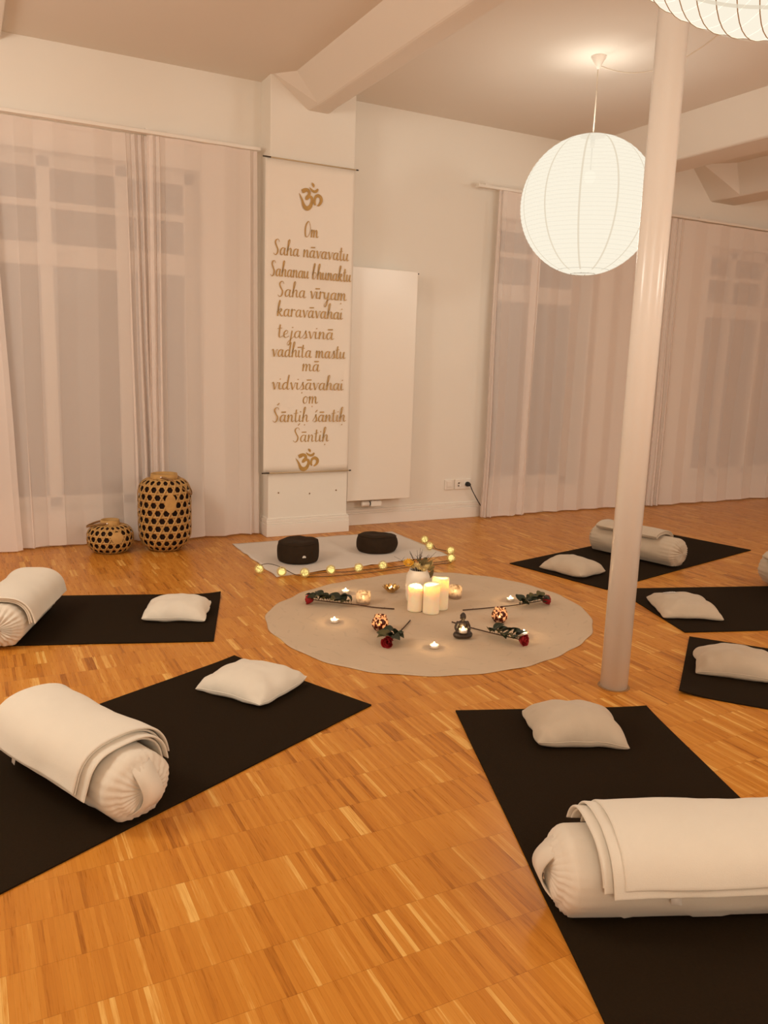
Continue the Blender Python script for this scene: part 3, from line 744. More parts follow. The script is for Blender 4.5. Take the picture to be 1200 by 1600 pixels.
# ------------------------------------------------------------------ pillows
ZM = .006
def pillow(x, y, rz, w_, d_, h, label, mt, seed, tag_at=None, corner=(1, 1, 1, 1)):
    """w_ along local x, d_ along local y; corner: how far each corner turns up"""
    n = 44; T = []; Bt = []
    def prof(u, v_): return max(0, (1-abs(u)**2.6))**.62*max(0, (1-abs(v_)**2.6))**.62
    for i in range(n+1):
        rt = []; rb = []
        for j in range(n+1):
            # denser towards the edges
            u = sin((i/n-.5)*pi); v_ = sin((j/n-.5)*pi)
            pin = .085
            px = w_/2*u*(1-pin*(1-v_*v_)*abs(u)**2)+.010*nz(v_*2+seed, u, 3)
            py = d_/2*v_*(1-pin*(1-u*u)*abs(v_)**2)+.010*nz(u*2+seed, v_, 7)
            rd = 1-.085*(abs(u*v_))**3; px *= rd; py *= rd
            f = prof(u, v_); cc = (abs(u)*abs(v_))**2.2
            ci = (0 if u < 0 else 1)+(0 if v_ < 0 else 2)
            seam = .27*h*(1-cc)+cc*.020*corner[ci]
            wr = .0062*nz(px*22+seed, py*22, seed)+.0075*nz(px*9, py*9+seed, 2.5)
            # creases running in from the corners and along the seam
            cr = .0055*sin((px+py*.6)*95+seed)*max(0, abs(u)*abs(v_)-.15)+.0070*nz(px*60*(1 if abs(v_) > abs(u) else .25), py*60*(.25 if abs(v_) > abs(u) else 1), seed+9)*max(abs(u), abs(v_))**6
            top = seam+(h-.27*h)*f+(wr+cr)*min(1, f*3)
            bot = max(.001*(1-f), seam-.34*h*f**.5-.6*wr*f)
            bot = min(bot, top)
            rt.append((px, py, top)); rb.append((px, py, max(0.0, bot)))
        T.append(rt); Bt.append(rb)
    m = MB(); m.grid(T); nb = len(m.v); m.grid([r_[::-1] for r_ in Bt])
    # stitch the rim
    k = n+1; A = lambda i, j: i*k+j
    Bf = lambda i, j: nb+i*k+(n-j)
    for i in range(n):
        m.f += [(A(i, 0), Bf(i, 0), Bf(i+1, 0), A(i+1, 0)), (A(i+1, n), Bf(i+1, n), Bf(i, n), A(i, n)), (A(0, i+1), Bf(0, i+1), Bf(0, i), A(0, i)), (A(n, i), Bf(n, i), Bf(n, i+1), A(n, i+1))]; m.mi += [0]*4
    t = thing('cushion', label, 'cushion', (x, y, ZM), rz, 'small cushions lying on the mats')
    m.build('cover', M[mt], t)
    s_ = MB(); pts = []
    rim = [T[i][0] for i in range(0, n+1)]+[T[n][j] for j in range(1, n+1)]
    s_.tube([Vector(p)+Vector((0, 0, .0)) for p in rim], .0017, 5); s_.build('seam', M[mt], t)
    if tag_at:
        tu, tv, ang = tag_at; G = []; G2 = []
        def surf(a, b):
            i = min(n, max(0, a*n)); j = min(n, max(0, b*n)); i0, j0 = int(i), int(j); i1, j1 = min(n, i0+1), min(n, j0+1); fi, fj = i-i0, j-j0
            p = Vector(T[i0][j0])*(1-fi)*(1-fj)+Vector(T[i1][j0])*fi*(1-fj)+Vector(T[i0][j1])*(1-fi)*fj+Vector(T[i1][j1])*fi*fj
            return p
        def patch(u0, u1, v0, v1, lift):
            return [[surf(u0+(u1-u0)*a/6, v0+(v1-v0)*b/6)+Vector((0, 0, lift)) for b in range(7)] for a in range(7)]
        lb = MB().grid(patch(tu, tu+.11, tv, tv+.14, .0022)).build('care_label', M['label'], t)
        pr = MB()
        for k_ in range(4): pr.grid(patch(tu+.018+.022*k_, tu+.026+.022*k_, tv+.03, tv+(.11 if k_ % 2 else .085), .0032))
        pr.build('label_print', M['print'], lb)
    return t
pillow(.890, 2.690, radians(-57), .325, .300, .085, 'off-white cushion on the left foreground mat, beside the big bolster', 'wool', 1.3, corner=(.4, 1, .3, 1.6))
pillow(.838, 3.640, radians(-22), .305, .262, .088, 'off-white cushion on the mat at the left edge below the bamboo lanterns', 'wool', 4.1, corner=(1, .5, .8, 1.6))
pillow(1.742, 1.918, radians(-24), .318, .262, .098, 'beige linen cushion on the far end of the right foreground mat', 'linen', 6.7, corner=(1.2, .3, 1.2, .2))
pillow(3.175, 3.615, radians(-77), .335, .262, .092, 'beige cushion on the farthest mat, left of the column', 'linen', 8.2, corner=(.6, 1.2, .5, 1))
pillow(3.190, 2.778, radians(-30), .315, .345, .080, 'beige cushion with a printed label patch right of the column', 'linen', 9.9, tag_at=(.34, .56, 0), corner=(.5, .5, 1, .3))
pillow(2.752, 2.095, radians(-46), .350, .265, .095, 'beige cushion on the mat at the right edge, in front of the labelled cushion', 'linen', 12.4, corner=(.4, 1, 1.4, 1))

# ------------------------------------------------------------------ bolsters and folded blankets
def bolster(x, y, rz, L, R, label, mt, seed, squash=.92, pleat=.0065, button=None, strap=None):
    t = thing('bolster', label, 'bolster', (x, y, ZM), rz, 'long round bolsters lying across the mats')
    zc = R*squash; nphi = 96; prof = []
    re = R*.55
    # (axial, radius, capness)
    for k in range(13): # left cap: centre to rim
        f = k/12; prof.append((-L/2+.018*(1-f)**2*0+.012*(f < .0), f*(R-re*.75), 1-f*.3))
    for k in range(1, 9):
        a = pi/2*k/8; prof.append((-L/2+re*.6*(1-cos(a)), R-re*.75+re*.75*sin(a), .7*(1-k/8)))
    for k in range(1, 24): prof.append((-L/2+re*.6+(L-1.2*re)*k/24, R, 0))
    pr = prof + [(-a, r_, c_) for a, r_, c_ in prof[:21][::-1]]
    P = []
    ns = 26
    for a_, r_, c_ in pr:
        row = []
        sideR = a_ > 0
        for j in range(nphi):
            ph = 2*pi*j/nphi
            pl = 0
            if c_ > 0:
                pl = sin(ns*ph+2*sin(3*ph+seed))*pleat*min(1, r_/R*2)*c_**.5*(1 if r_ > .006 else 0)
            bulge = .016*(1-(r_/R)**2) if c_ > .6 else 0
            rr = r_+.004*nz(a_*7, cos(ph)*2+seed, sin(ph)*2)*(r_/R)+(.34*pleat*sin(ns*ph+2*sin(3*ph+seed))*max(0, 1-abs(abs(a_)-L/2)/.12) if c_ == 0 else 0)
            yy = rr*cos(ph); zz = zc+rr*squash*sin(ph)
            # weight flattens the underside
            if zz < .022: zz = .022*math.exp((zz-.022)/.05)*.55+.0005 if zz < 0.022 else zz
            zz = max(.0005, zz)
            ax = a_+(1 if sideR else -1)*(bulge+pl)
            row.append((ax, yy, zz))
        row.append(row[0]); P.append(row)
    m = MB()
    vs = []; fs = []
    for row in P: vs += row[:-1]
    for i in range(len(P)-1):
        for j in range(nphi): fs.append((i*nphi+j, (i+1)*nphi+j, (i+1)*nphi+(j+1) % nphi, i*nphi+(j+1) % nphi))
    m.add(vs, fs)
    m.build('cover', M[mt], t)
    if button:
        sx = -1 if button == 'left' else 1
        b = MB().ball((sx*(L/2+.018), 0, zc), .020, 10, sx=.5); b.build('end_button', M[mt], t)
    if strap:
        sx = -1 if strap == 'left' else 1; G = []
        for i in range(17):
            f = i/16; a = -.95+1.9*f
            bow = cos(a*pi/1.9)
            z = zc+R*squash*.90*sin(a*.98); x_ = sx*(L/2-.012+.052*max(0, bow)**.8); tw = .012*sin(f*5)
            G.append([(x_-.004*sx, -.045+tw+.03*f, z), (x_, .012+tw+.03*f, z+.004)])
        o = MB().grid(G).build('carry_handle', M[mt], t); sd = o.modifiers.new('solid', 'SOLIDIFY'); sd.thickness = .004
    return t
def blanket(x, y, rz, La, s0, s1, R, squash, label, mt, seed, layers=4, shift=0, thick=.0085, fan=None, thm=1.15, care=None, skew=0):
    t = thing('folded_blanket', label, 'blanket', (x, y, ZM), rz, 'folded cream blankets on the bolsters')
    zc = R*squash; na, ns = 46, 54
    m = MB()
    # the line the cloth follows over the bolster: a broad flattish back, then it hangs
    ex = 2.7; A_ = R+.004; H_ = R*squash+.002; C_ = []; acc = 0; tt = 0
    while tt <= 1.0:
        y_ = A_*tt; z_ = zc+H_*max(0, 1-tt**ex)**(1/ex)
        if C_: acc += sqrt((y_-C_[-1][1])**2+(z_-C_[-1][2])**2)
        C_.append((acc, y_, z_)); tt += .01
        if tt > .5 and len(C_) > 2 and (C_[-2][2]-C_[-1][2]) > (C_[-1][1]-C_[-2][1])*math.tan(thm+.2): break
    def path(s_, off):
        sg = 1 if s_ >= 0 else -1; q_ = abs(s_); k_ = len(C_)-1
        if q_ >= C_[k_][0]: i_ = k_
        else: i_ = max(1, next(i for i in range(1, k_+1) if C_[i][0] >= q_))
        (l0, y0, z0), (l1, y1, z1) = C_[i_-1], C_[i_]; f_ = (q_-l0)/(l1-l0)
        P0 = Vector((0, sg*(y0+(y1-y0)*f_), z0+(z1-z0)*f_)); T_ = Vector((0, sg*(y1-y0), z1-z0)).normalized()
        N = Vector((0, -T_.z*sg, T_.y*sg)).normalized()
        return P0+N*off, N
    for l in range(layers):
        fo = fan[l] if fan else (0, 0, 0, 0)
        a0, a1 = -La/2+fo[0], La/2+fo[1]; b0, b1 = s0+fo[2], s1+fo[3]
        base = l*thick*.98; T = []; Bt = []
        for i in range(na+1):
            rt = []; rb = []
            u = .5-.5*cos(pi*i/na)
            for j in range(ns+1):
                v_ = .5-.5*cos(pi*j/ns)
                s_ = b0+(b1-b0)*v_; a = a0+(a1-a0)*u
                ed = min(u*(a1-a0), (1-u)*(a1-a0), v_*(b1-b0), (1-v_)*(b1-b0))
                pf = sqrt(max(0, 1-(1-min(1, ed/.006))**2))
                wv = .006*nz(a*5, s_*5, seed)+.0025*nz(a*16, s_*16, seed+l*.3)+.004*nz(a*7, l*1.7, seed)*min(1, abs(s_)/.12)
                gap = max(0, abs(s_)-.05)*.020*l+.03*max(0, abs(a)-La*.42)*l*.5
                mid = base+wv+thick/2+.004+gap
                pt, N = path(s_, mid+thick/2*pf); pb, N = path(s_, mid-thick/2*pf)
                ax = a+skew*s_+.007*nz(s_*6, l*3.3, seed+2)
                sy = .006*nz(a*5, l*2.9, seed+6)
                rt.append((ax+shift, pt.y+sy, max(.008, pt.z))); rb.append((ax+shift, pb.y+sy, max(.004, pb.z)))
            T.append(rt); Bt.append(rb)
        m.grid(T); m.grid([r_[::-1] for r_ in Bt])
    m.build('cloth', M[mt], t)
    if care:
        u_, sgn, l0 = care; s_ = s0 if sgn < 0 else s1
        p, N = path(s_, .012); p2, N = path(s_+sgn*.035, .010)
        xx = u_*La+shift
        o = MB().grid([[(xx-.011, p.y, p.z), (xx-.009, p2.y, p2.z)], [(xx+.011, p.y, p.z), (xx+.013, p2.y-.004, p2.z)]]).build('care_label', M['label'], t)
        sd = o.modifiers.new('solid', 'SOLIDIFY'); sd.thickness = .0012
    return t
rz = radians(-66)
bolster(.236, 2.250, rz, .60, .101, 'large cream bolster with end handle on the left foreground mat', 'cotton', 1.0, strap='right', pleat=.0034, squash=.88)
blanket(.236, 2.250, rz, .455, -.160, .150, .101, .88, 'cream folded blanket over the left foreground bolster', 'wool', 2.0, layers=4, thick=.0070, shift=-.02,
        fan=[(.0, .022, -.004, 0), (.006, .030, -.016, .004), (0, .0, -.006, .0), (.004, .006, 0, .004)], care=(-.22, -1, 0))
rz = radians(-23)
bolster(1.394, 1.140, rz, .60, .101, 'large cream bolster on the right foreground mat, cut by the right edge', 'cotton', 5.0, strap='left', pleat=.0022, squash=.90)
blanket(1.394, 1.140, rz, .46, -.138, .120, .101, .90, 'thick cream folded blanket over the right foreground bolster', 'wool', 7.0, layers=5, shift=.03, thick=.0068,
        fan=[(-.004, 0, .004, 0), (-.030, 0, .006, .0), (-.034, 0, -.004, .004), (-.012, 0, -.012, .0), (.012, 0, .006, .004)], care=(-.22, -1, 0))
rz = radians(69)
bolster(.175, 3.715, rz, .56, .098, 'cream bolster with buttoned end at the left edge of the photo', 'cotton', 9.0, button='left')
blanket(.175, 3.715, rz, .46, -.16, .14, .098, .92, 'cream folded blanket on the bolster at the left edge', 'wool', 12.0, layers=3, shift=-.015,
        fan=[(.004, 0, 0, 0), (-.004, .01, .004, 0), (-.010, .012, 0, 0)])
rz = radians(-76)
bolster(3.806, 3.741, rz, .61, .097, 'cream bolster on the farthest mat, partly behind the column', 'linen', 14.0)
blanket(3.806, 3.741, rz, .44, -.085, .10, .098, .92, 'small cream folded blanket on the bolster behind the column', 'linen', 17.0, layers=3, shift=-.03)
rz = radians(-108)
bolster(4.055, 2.730, rz, .60, .098, 'cream bolster just entering at the right edge, right of the labelled cushion', 'linen', 19.0)
blanket(4.055, 2.730, rz, .46, -.10, .10, .098, .92, 'folded blanket corner at the right edge, on the barely visible bolster', 'linen', 21.0, layers=3)

# ------------------------------------------------------------------ floor blanket with zafus and string lights
C4 = [Vector((1.500, 4.119, 0)), Vector((2.690, 4.231, 0)), Vector((2.686, 4.989, 0)), Vector((1.506, 4.970, 0))]
nx, ny = 50, 34; T = []; Bt = []
for i in range(nx+1):
    rt = []; rb = []
    for j in range(ny+1):
        u, v_ = i/nx, j/ny
        p = (C4[0]*(1-u)+C4[1]*u)*(1-v_)+(C4[3]*(1-u)+C4[2]*u)*v_
        ed = min(u, 1-u, v_, 1-v_)
        p += Vector((.012*nz(v_*6, 1), .012*nz(u*7, 5), 0))*(1 if ed < .02 else .3)
        z = .0035+.0035*max(0, nz(p.x*5, p.y*5, 3))+.012*max(0, nz(u*6, 2.2)-.1)*max(0, 1-v_/.07)+.010*max(0, nz(v_*7, 8.2))*max(0, 1-u/.05)+.004*math.exp(-((u-.52)/.02)**2)
        rt.append((p.x, p.y, z)); rb.append((p.x, p.y, max(.0004, z-.0035)))
    T.append(rt); Bt.append(rb)
m = MB(); m.grid(T); nb = len(m.v); m.grid([r_[::-1] for r_ in Bt]); k = ny+1
for i in range(nx):
    m.f += [(i*k, nb+i*k+ny, nb+(i+1)*k+ny, (i+1)*k), ((i+1)*k+ny, nb+(i+1)*k, nb+i*k, i*k+ny)]; m.mi += [0, 0]
for j in range(ny):
    m.f += [(j+1, nb+ny-j-1, nb+ny-j, j), (nx*k+j, nb+nx*k+ny-j, nb+nx*k+ny-j-1, nx*k+j+1)]; m.mi += [0, 0]
tag(m.build('floor_blanket', M['felt']), 'pale blanket spread flat on the floor under the two dark meditation cushions', 'blanket')
def zafu(x, y, rz, label, seed, rx, ry, h, slump, emblem=False):
    t = thing('meditation_cushion', label, 'meditation cushion', (x, y, .006), rz, 'dark round meditation cushions')
    n = 64; P = []
    prof = [(0, 0), (.6, 0), (.86, .002), (.95, .06), (1.0, .22), (1.02, .45), (1.0, .70), (.965, .84), (.90, .94), (.78, .99), (.55, 1.0), (.3, .97), (.12, .95), (0, .945)]
    q = spline([(a, 0, b) for a, b in prof], 4)
    m = MB(); vs = []; fs = []
    for p in q:
        for j in range(n):
            a = 2*pi*j/n; ex = 1+.03*nz(cos(a)*1.5+seed, sin(a)*1.5, p.z*2)
            f = max(0, p.x)*ex; z = h*p.z*(1+slump*cos(a-.3)*min(1, f)+.05*nz(cos(a)*f*2, sin(a)*f*2, seed))
            pl = 1+.008*sin(22*a)*(p.z > .2)*(p.z < .95)
            vs.append((rx*f*pl*cos(a), ry*f*pl*sin(a), max(0, z)))
    for i in range(len(q)-1):
        for j in range(n): fs.append((i*n+j, i*n+(j+1) % n, (i+1)*n+(j+1) % n, (i+1)*n+j))
    m.add(vs, fs).build('cover', M['zafu'], t)
    G = []
    for j in range(n+1):
        a = 2*pi*j/n; ex = 1+.03*nz(cos(a)*1.5+seed, sin(a)*1.5, 1.84)
        z = h*.90*(1+slump*cos(a-.3)*.97+.05*nz(cos(a)*1.9, sin(a)*1.9, seed)); G.append((rx*.945*ex*cos(a), ry*.945*ex*sin(a), z))
    MB().tube(G, .0028, 6, cap=False).build('piping', M['zafu'], t)
    if emblem:
        m = MB(); a0 = atan2(-y, -x)-rz+.28; c0 = Vector((rx*1.035*cos(a0), ry*1.035*sin(a0), h*.40)); tx = Vector((-sin(a0), cos(a0), 0)); o_ = Vector((cos(a0), sin(a0), 0))
        for an, l in ((-75, .013), (-45, .014), (-15, .015), (15, .015), (45, .014), (75, .013)):
            d = tx*sin(radians(an))+Vector((0, 0, cos(radians(an)))); s_ = tx*cos(radians(an))-Vector((0, 0, sin(radians(an))))
            b = c0+o_*.003+Vector((0, 0, -.006)); m.add([b, b+d*l*.55+s_*.0036, b+d*l, b+d*l*.55-s_*.0036], [(0, 1, 2, 3)])
        m.build('lotus_emblem', M['label'], t, smooth=False)
zafu(1.745, 4.420, radians(-20), 'dark brown round meditation cushion with small white lotus mark, left on blanket', 2.0, .124, .124, .128, .05, True)
zafu(2.318, 4.500, radians(30), 'dark brown round meditation cushion without a mark, right on blanket', 6.0, .140, .125, .108, -.10)

BULBS = [(1.433,4.217,.030), (1.531,4.122,.030), (1.641,4.052,.030), (1.805,4.063,.030), (1.970,4.047,.030), (2.129,4.049,.030), (2.700,4.545,.038), (2.648,4.392,.032), (2.712,4.236,.030), (2.607,4.062,.030)]
sl = thing('string_lights', 'string of glowing yellow wire-ball lights along the front of the pale blanket', 'string lights', (1.433, 4.217, 0))
o0 = Vector((1.433, 4.217, 0))
PATH = [(1.433,4.217,.05), (1.48,4.20,.06), (1.531,4.15,.05), (1.60,4.10,.012), (1.641,4.065,.012), (1.72,4.085,.010), (1.805,4.078,.012), (1.89,4.07,.006), (1.970,4.06,.010), (2.05,4.075,.006), (2.129,4.062,.01), (2.25,4.08,.005),
        (2.38,4.10,.005), (2.50,4.085,.006), (2.607,4.075,.012), (2.68,4.13,.008), (2.712,4.22,.012), (2.73,4.31,.008), (2.69,4.38,.012), (2.72,4.46,.012), (2.71,4.53,.014)]
MB().tube([p-o0 for p in spline(PATH, 6)], .0022, 6).build('wire', M['wire'], sl)
MB().tube([p-o0 for p in spline([(1.65,4.055,.004), (1.80,4.02,.004), (1.98,4.015,.004), (2.13,4.02,.004), (2.30,4.05,.004), (2.46,4.05,.004), (2.60,4.05,.004)], 6)], .0020, 6).build('wire', M['wire'], sl)
for bi, (x, y, z) in enumerate(BULBS):
    c0 = Vector((x, y, z))-o0; rnd = random.Random(bi)
    m = MB()
    for k in range(9):
        ax = Vector((rnd.gauss(0, 1), rnd.gauss(0, 1), rnd.gauss(0, 1))).normalized(); u = ax.orthogonal().normalized(); v_ = ax.cross(u); off = rnd.uniform(-.012, .012); rr = sqrt(.0265**2-off**2)
        m.tube([c0+ax*off+u*rr*cos(2*pi*q/18)+v_*rr*sin(2*pi*q/18) for q in range(19)], .0012, 4, cap=False)
    b = m.build('bulb', M['straw'], sl)
    MB().ball(c0, .0195, 8).build('glowing_core', M['fairy'], b)

# ------------------------------------------------------------------ round cloth and what lies on it
RC = (1.971, 3.215)
RPX = [(1.229,3.53),(1.182,3.057),(1.289,2.739),(1.553,2.549),(1.903,2.475),(2.224,2.546),(2.541,2.732),(2.722,2.975),(2.777,3.319),(2.628,3.712),(2.349,3.906),(1.905,3.91),(1.498,3.747)]
pol = sorted((atan2(y-RC[1], x-RC[0]), sqrt((x-RC[0])**2+(y-RC[1])**2)) for x, y in RPX)
def rug_r(a):
    # smooth the measured outline
    sw = sv = 0
    for q, r_ in pol:
        d = (a-q+pi) % (2*pi)-pi; w_ = math.exp(-(d/.33)**2); sw += w_; sv += w_*r_
    return sv/sw+.004*sin(a*23)+.003*nz(cos(a)*6, sin(a)*6)
n = 160; T = []; prof = [0, .15, .3, .45, .6, .75, .88, .95, .985, 1.0, 1.004, 1.0]
for k, f in enumerate(prof):
    row = []
    for j in range(n):
        a = 2*pi*j/n; rr = rug_r(a)*min(f, 1.004)
        x, y = rr*cos(a), rr*sin(a)
        z = .0032+.0022*max(0, nz(x*7, y*7, 2))*(f < .97)+.0045*max(0, nz(cos(a)*7, sin(a)*7, 9))*max(0, f-.85)/.15
        if k == 10: z -= .0015
        if k == 11: z = max(.0004, z-.0030)
        row.append((x, y, z))
    row.append(row[0]); T.append(row)
m = MB(); vs = [p for r_ in T for p in r_[:-1]]; fs = []
for i in range(len(T)-1):
    for j in range(n): fs.append((i*n+j, (i+1)*n+j, (i+1)*n+(j+1) % n, i*n+(j+1) % n))
tag(m.add(vs, fs).build('round_cloth', M['rug'], loc=(RC[0], RC[1], 0)), 'large round beige cloth on the floor carrying candles and roses', 'round cloth')
ZG = .0052
def flame(parent, z, s_=1.0, watt=TEALIGHT_W, x=0, y=0):
    MB().lathe([(0, 0), (.0034*s_, .002*s_), (.0044*s_, .005*s_), (.0032*s_, .009*s_), (.0012*s_, .0125*s_), (0, .0145*s_)], 10).build('flame', M['flame'], parent, loc=(x, y, z))
    lamp('flame_light', (x, y, z+.008*s_), watt, .006, (1.0, .62, .27), parent)
def tealight(x, y, label, z=ZG, watt=TEALIGHT_W, group='tealights standing on the round cloth'):
    t = thing('tealight', label, 'candle', (x, y, z), 0, group)
    MB().lathe([(0, 0), (.0185, 0), (.0192, .001), (.0192, .015), (.0184, .015), (.0180, .002), (0, .002)], 28).build('cup', M['alu'], t)
    MB().lathe([(0, .0022), (.0178, .0022), (.0178, .0115), (.012, .0108), (0, .0100)], 28).build('wax', M['wax'], t)
    MB().tube([(0, 0, .010), (.0006, 0, .014)], .0007, 6).build('wick', M['black'], t)
    flame(t, .0128, 1.0, watt)
    return t
tealight(1.723, 3.685, 'lit tealight behind the left rose, beside the left marbled glass')
tealight(1.474, 3.268, 'lit tealight in front of the leftmost rose')
tealight(1.731, 2.798, 'lit tealight nearest the front edge of the round cloth')
tealight(2.460, 3.252, 'lit tealight behind the stem of the right rear rose')
tealight(2.195, 2.786, 'lit tealight between the two roses on the right')
def marble_glass(x, y, label):
    t = thing('candle_glass', label, 'candle holder', (x, y, ZG), 0, 'marbled glass candle holders')
    MB().lathe([(0, .0), (.031, 0), (.0345, .003), (.0350, .014), (0, .014)], 36).build('glass_foot', M['clear'], t)
    MB().lathe([(0, .0145), (.0355, .0145), (.0360, .020), (.0360, .062), (.0335, .0622), (.0335, .020), (0, .0175)], 36).build('glass_cup', M['frosted'], t)
    tealight(x, y, 'tealight burning inside the '+label.replace('short ', ''), z=ZG+.018, watt=.32, group='tealights burning inside holders')
marble_glass(1.726, 3.480, 'short marbled white candle glass left of the pillar candles')
marble_glass(2.218, 3.405, 'short marbled white candle glass right of the pillar candles')
def mosaic_glass(x, y, label):
    t = thing('mosaic_holder', label, 'candle holder', (x, y, ZG), 0, 'copper mosaic candle holders')
    pr = [(0, 0), (.022, 0), (.028, .006), (.0365, .020), (.0385, .032), (.0360, .046), (.029, .058), (.0265, .063), (.0285, .068), (.0265, .068), (.0250, .063), (.0275, .057), (.0340, .045), (.0365, .032), (.0345, .021), (.0265, .009), (0, .005)]
    MB().lathe(pr, 40).build('mosaic_bowl', M['mosaic'], t)
    tealight(x, y, 'tealight burning inside the '+label, z=ZG+.0088, watt=.22, group='tealights burning inside holders')
mosaic_glass(1.622, 3.092, 'round copper mosaic holder left, behind the front rose')
mosaic_glass(2.202, 2.985, 'round copper mosaic holder right of the small statue')
t = thing('lotus_bowl', 'shallow gilded candle bowl behind and left of the pillar candles', 'candle holder', (1.958, 3.62, ZG))
MB().lathe([(0, .0), (.018, 0), (.022, .003), (0, .004)], 28).build('foot', M['goldbowl'], t)
for ring, (nn, r0, r1, zz) in enumerate(((9, .014, .046, .026), (8, .010, .036, .030))):
    for k in range(nn):
        a = 2*pi*(k+.5*ring)/nn; G = []
        for i in range(7):
            f = i/6; rr = r0+(r1-r0)*f; hw = .013*sin(pi*min(1, .18+.82*f))**.7*(1 if f < 1 else .1)
            z = .004+zz*f**1.7
            G.append([(rr*cos(a)-hw*sin(a)*q, rr*sin(a)+hw*cos(a)*q, z+.004*abs(q)) for q in (-1, -.5, 0, .5, 1)])
        o = MB().grid(G).build('petal', M['goldbowl'], t); sd = o.modifiers.new('solid', 'SOLIDIFY'); sd.thickness = .0012
tealight(1.958, 3.62, 'tealight burning inside the gilded bowl', z=ZG+.0055, watt=.14, group='tealights burning inside holders')

def pillar_candle(x, y, r_, h, label, rot=0, watt=CANDLE_W, hollow=.045):
    t = thing('pillar_candle', label, 'candle', (x, y, ZG), rot, 'ivory pillar candles in the middle of the cloth')
    def wob(a, z): return .012*sin(2*a+1.3)*(z > h*.6)
    m = MB(); n = 40; prof = [(0, 0), (r_*.985, 0), (r_, .004)]+[(r_, h*k/10) for k in range(1, 10)]+[(r_*.995, h-.006), (r_*.96, h-.001), (r_*.90, h), (r_*.86, h-.004), (r_*.82, h-.015), (r_*.80, h-hollow+.006), (r_*.70, h-hollow), (0, h-hollow-.002)]
    vs = []; fs = []
    for i, (rr, z) in enumerate(prof):
        for j in range(n):
            a = 2*pi*j/n; zz = z+(.005*sin(a+rot*3)+.003*sin(2*a) if z > h-.012 else 0); vs.append((rr*(1+wob(a, z))*cos(a), rr*(1+wob(a, z))*sin(a), zz))
    for i in range(len(prof)-1):
        for j in range(n): fs.append((i*n+j, i*n+(j+1) % n, (i+1)*n+(j+1) % n, (i+1)*n+j))
    m.add(vs, fs).build('wax_body', M['wax'], t)
    MB().tube([(0, 0, h-hollow-.002), (.0005, 0, h-hollow+.012)], .0011, 6).build('wick', M['black'], t)
    flame(t, h-hollow+.010, 1.7, watt)
    return t
pillar_candle(1.917, 3.293, .0375, .122, 'ivory pillar candle at left of the three, shortest, flame showing', 0, hollow=.022)
pillar_candle(1.972, 3.232, .0405, .143, 'ivory pillar candle in front at right of the three', 1.0)
pillar_candle(2.047, 3.275, .0420, .158, 'tallest ivory pillar candle, at the back right of the three', 2.0)
VX, VY = 2.005, 3.425
t = thing('ceramic_vase', 'plain white vase behind the pillar candles holding dried flowers', 'vase', (VX, VY, ZG))
MB().lathe([(0, 0), (.048, 0), (.056, .006), (.061, .04), (.062, .10), (.060, .130), (.052, .150), (.046, .158), (.046, .166), (.043, .166), (.042, .157), (.048, .148), (.056, .128), (.057, .04), (.050, .010), (0, .008)], 44).build('vase_body', M['vase'], t)
b = thing('dried_bouquet', 'bouquet of dried twigs, yellow blossoms and leaves in the white vase', 'bouquet', (VX, VY, ZG+.012))
rnd = random.Random(5)
view = Vector((-VX, -VY, 0)).normalized(); side = Vector((-view.y, view.x, 0))*-1  # side: to the left seen from the front
side = -side if side.x > 0 else side
for k in range(22):
    f = k/21; lean = (.5-f)*2
    tip = side*(lean*.085+rnd.uniform(-.02, .02))+Vector((rnd.uniform(-.02, .02), rnd.uniform(-.02, .02), .250+rnd.uniform(-.04, .035)-.05*abs(lean)))
    if k in (0, 1): tip = side*(.105+.02*k)+Vector((0, 0, .195+.02*k))
    root = Vector((rnd.uniform(-.015, .015), rnd.uniform(-.015, .015), .03))
    neck = Vector((tip.x*.22, tip.y*.22, .155))
    q = spline([root, neck, (neck+tip)/2+Vector((0, 0, .006)), tip], 5)
    m = MB().tube(q, [.0016-.0010*i/(len(q)-1) for i in range(len(q))], 5)
    for j in range(4):
        p = q[len(q)//2+j*1]; d = Vector((rnd.uniform(-1, 1), rnd.uniform(-1, 1), .9)).normalized(); m.tube([p, p+d*rnd.uniform(.012, .03)], [.0008, .0004], 4)
    m.build('twig', M['twig'], b)
def blossom(c0, r_, mt, name='blossom', npet=10):
    m = MB(); up = Vector(c0).normalized()*.3+view*.6+Vector((0, 0, .8)); up.normalize(); u = up.orthogonal().normalized(); v_ = up.cross(u)
    for ring in range(2):
        for k in range(npet):
            a = 2*pi*(k+.5*ring)/npet; d = u*cos(a)+v_*sin(a); s_ = up.cross(d); l = r_*(1-.35*ring); rise = .35+.5*ring
            base = Vector(c0); m.add([base, base+d*l*.6+s_*l*.22+up*l*rise*.5, base+d*l+up*l*rise, base+d*l*.6-s_*l*.22+up*l*rise*.5], [(0, 1, 2, 3)])
    m.ball(Vector(c0)+up*r_*.25, r_*.35, 6)
    m.build(name, M[mt], b, smooth=False)
blossom(side*.050+Vector((0, 0, .186))+view*.02, .032, 'yellow', npet=13)
for k in range(12):
    a = k/11*2-1; blossom(side*(a*.062)+view*(.032*sqrt(1-a*a)+rnd.uniform(-.01, .012))+Vector((0, 0, .160+rnd.uniform(.0, .034))), .015+rnd.uniform(0, .006), 'straw', npet=8)
for k in range(6):
    blossom(side*rnd.uniform(-.05, .04)+view*rnd.uniform(-.01, .03)+Vector((0, 0, .185+rnd.uniform(0, .025))), .012, 'dryleaf', 'dried_sprig', npet=7)
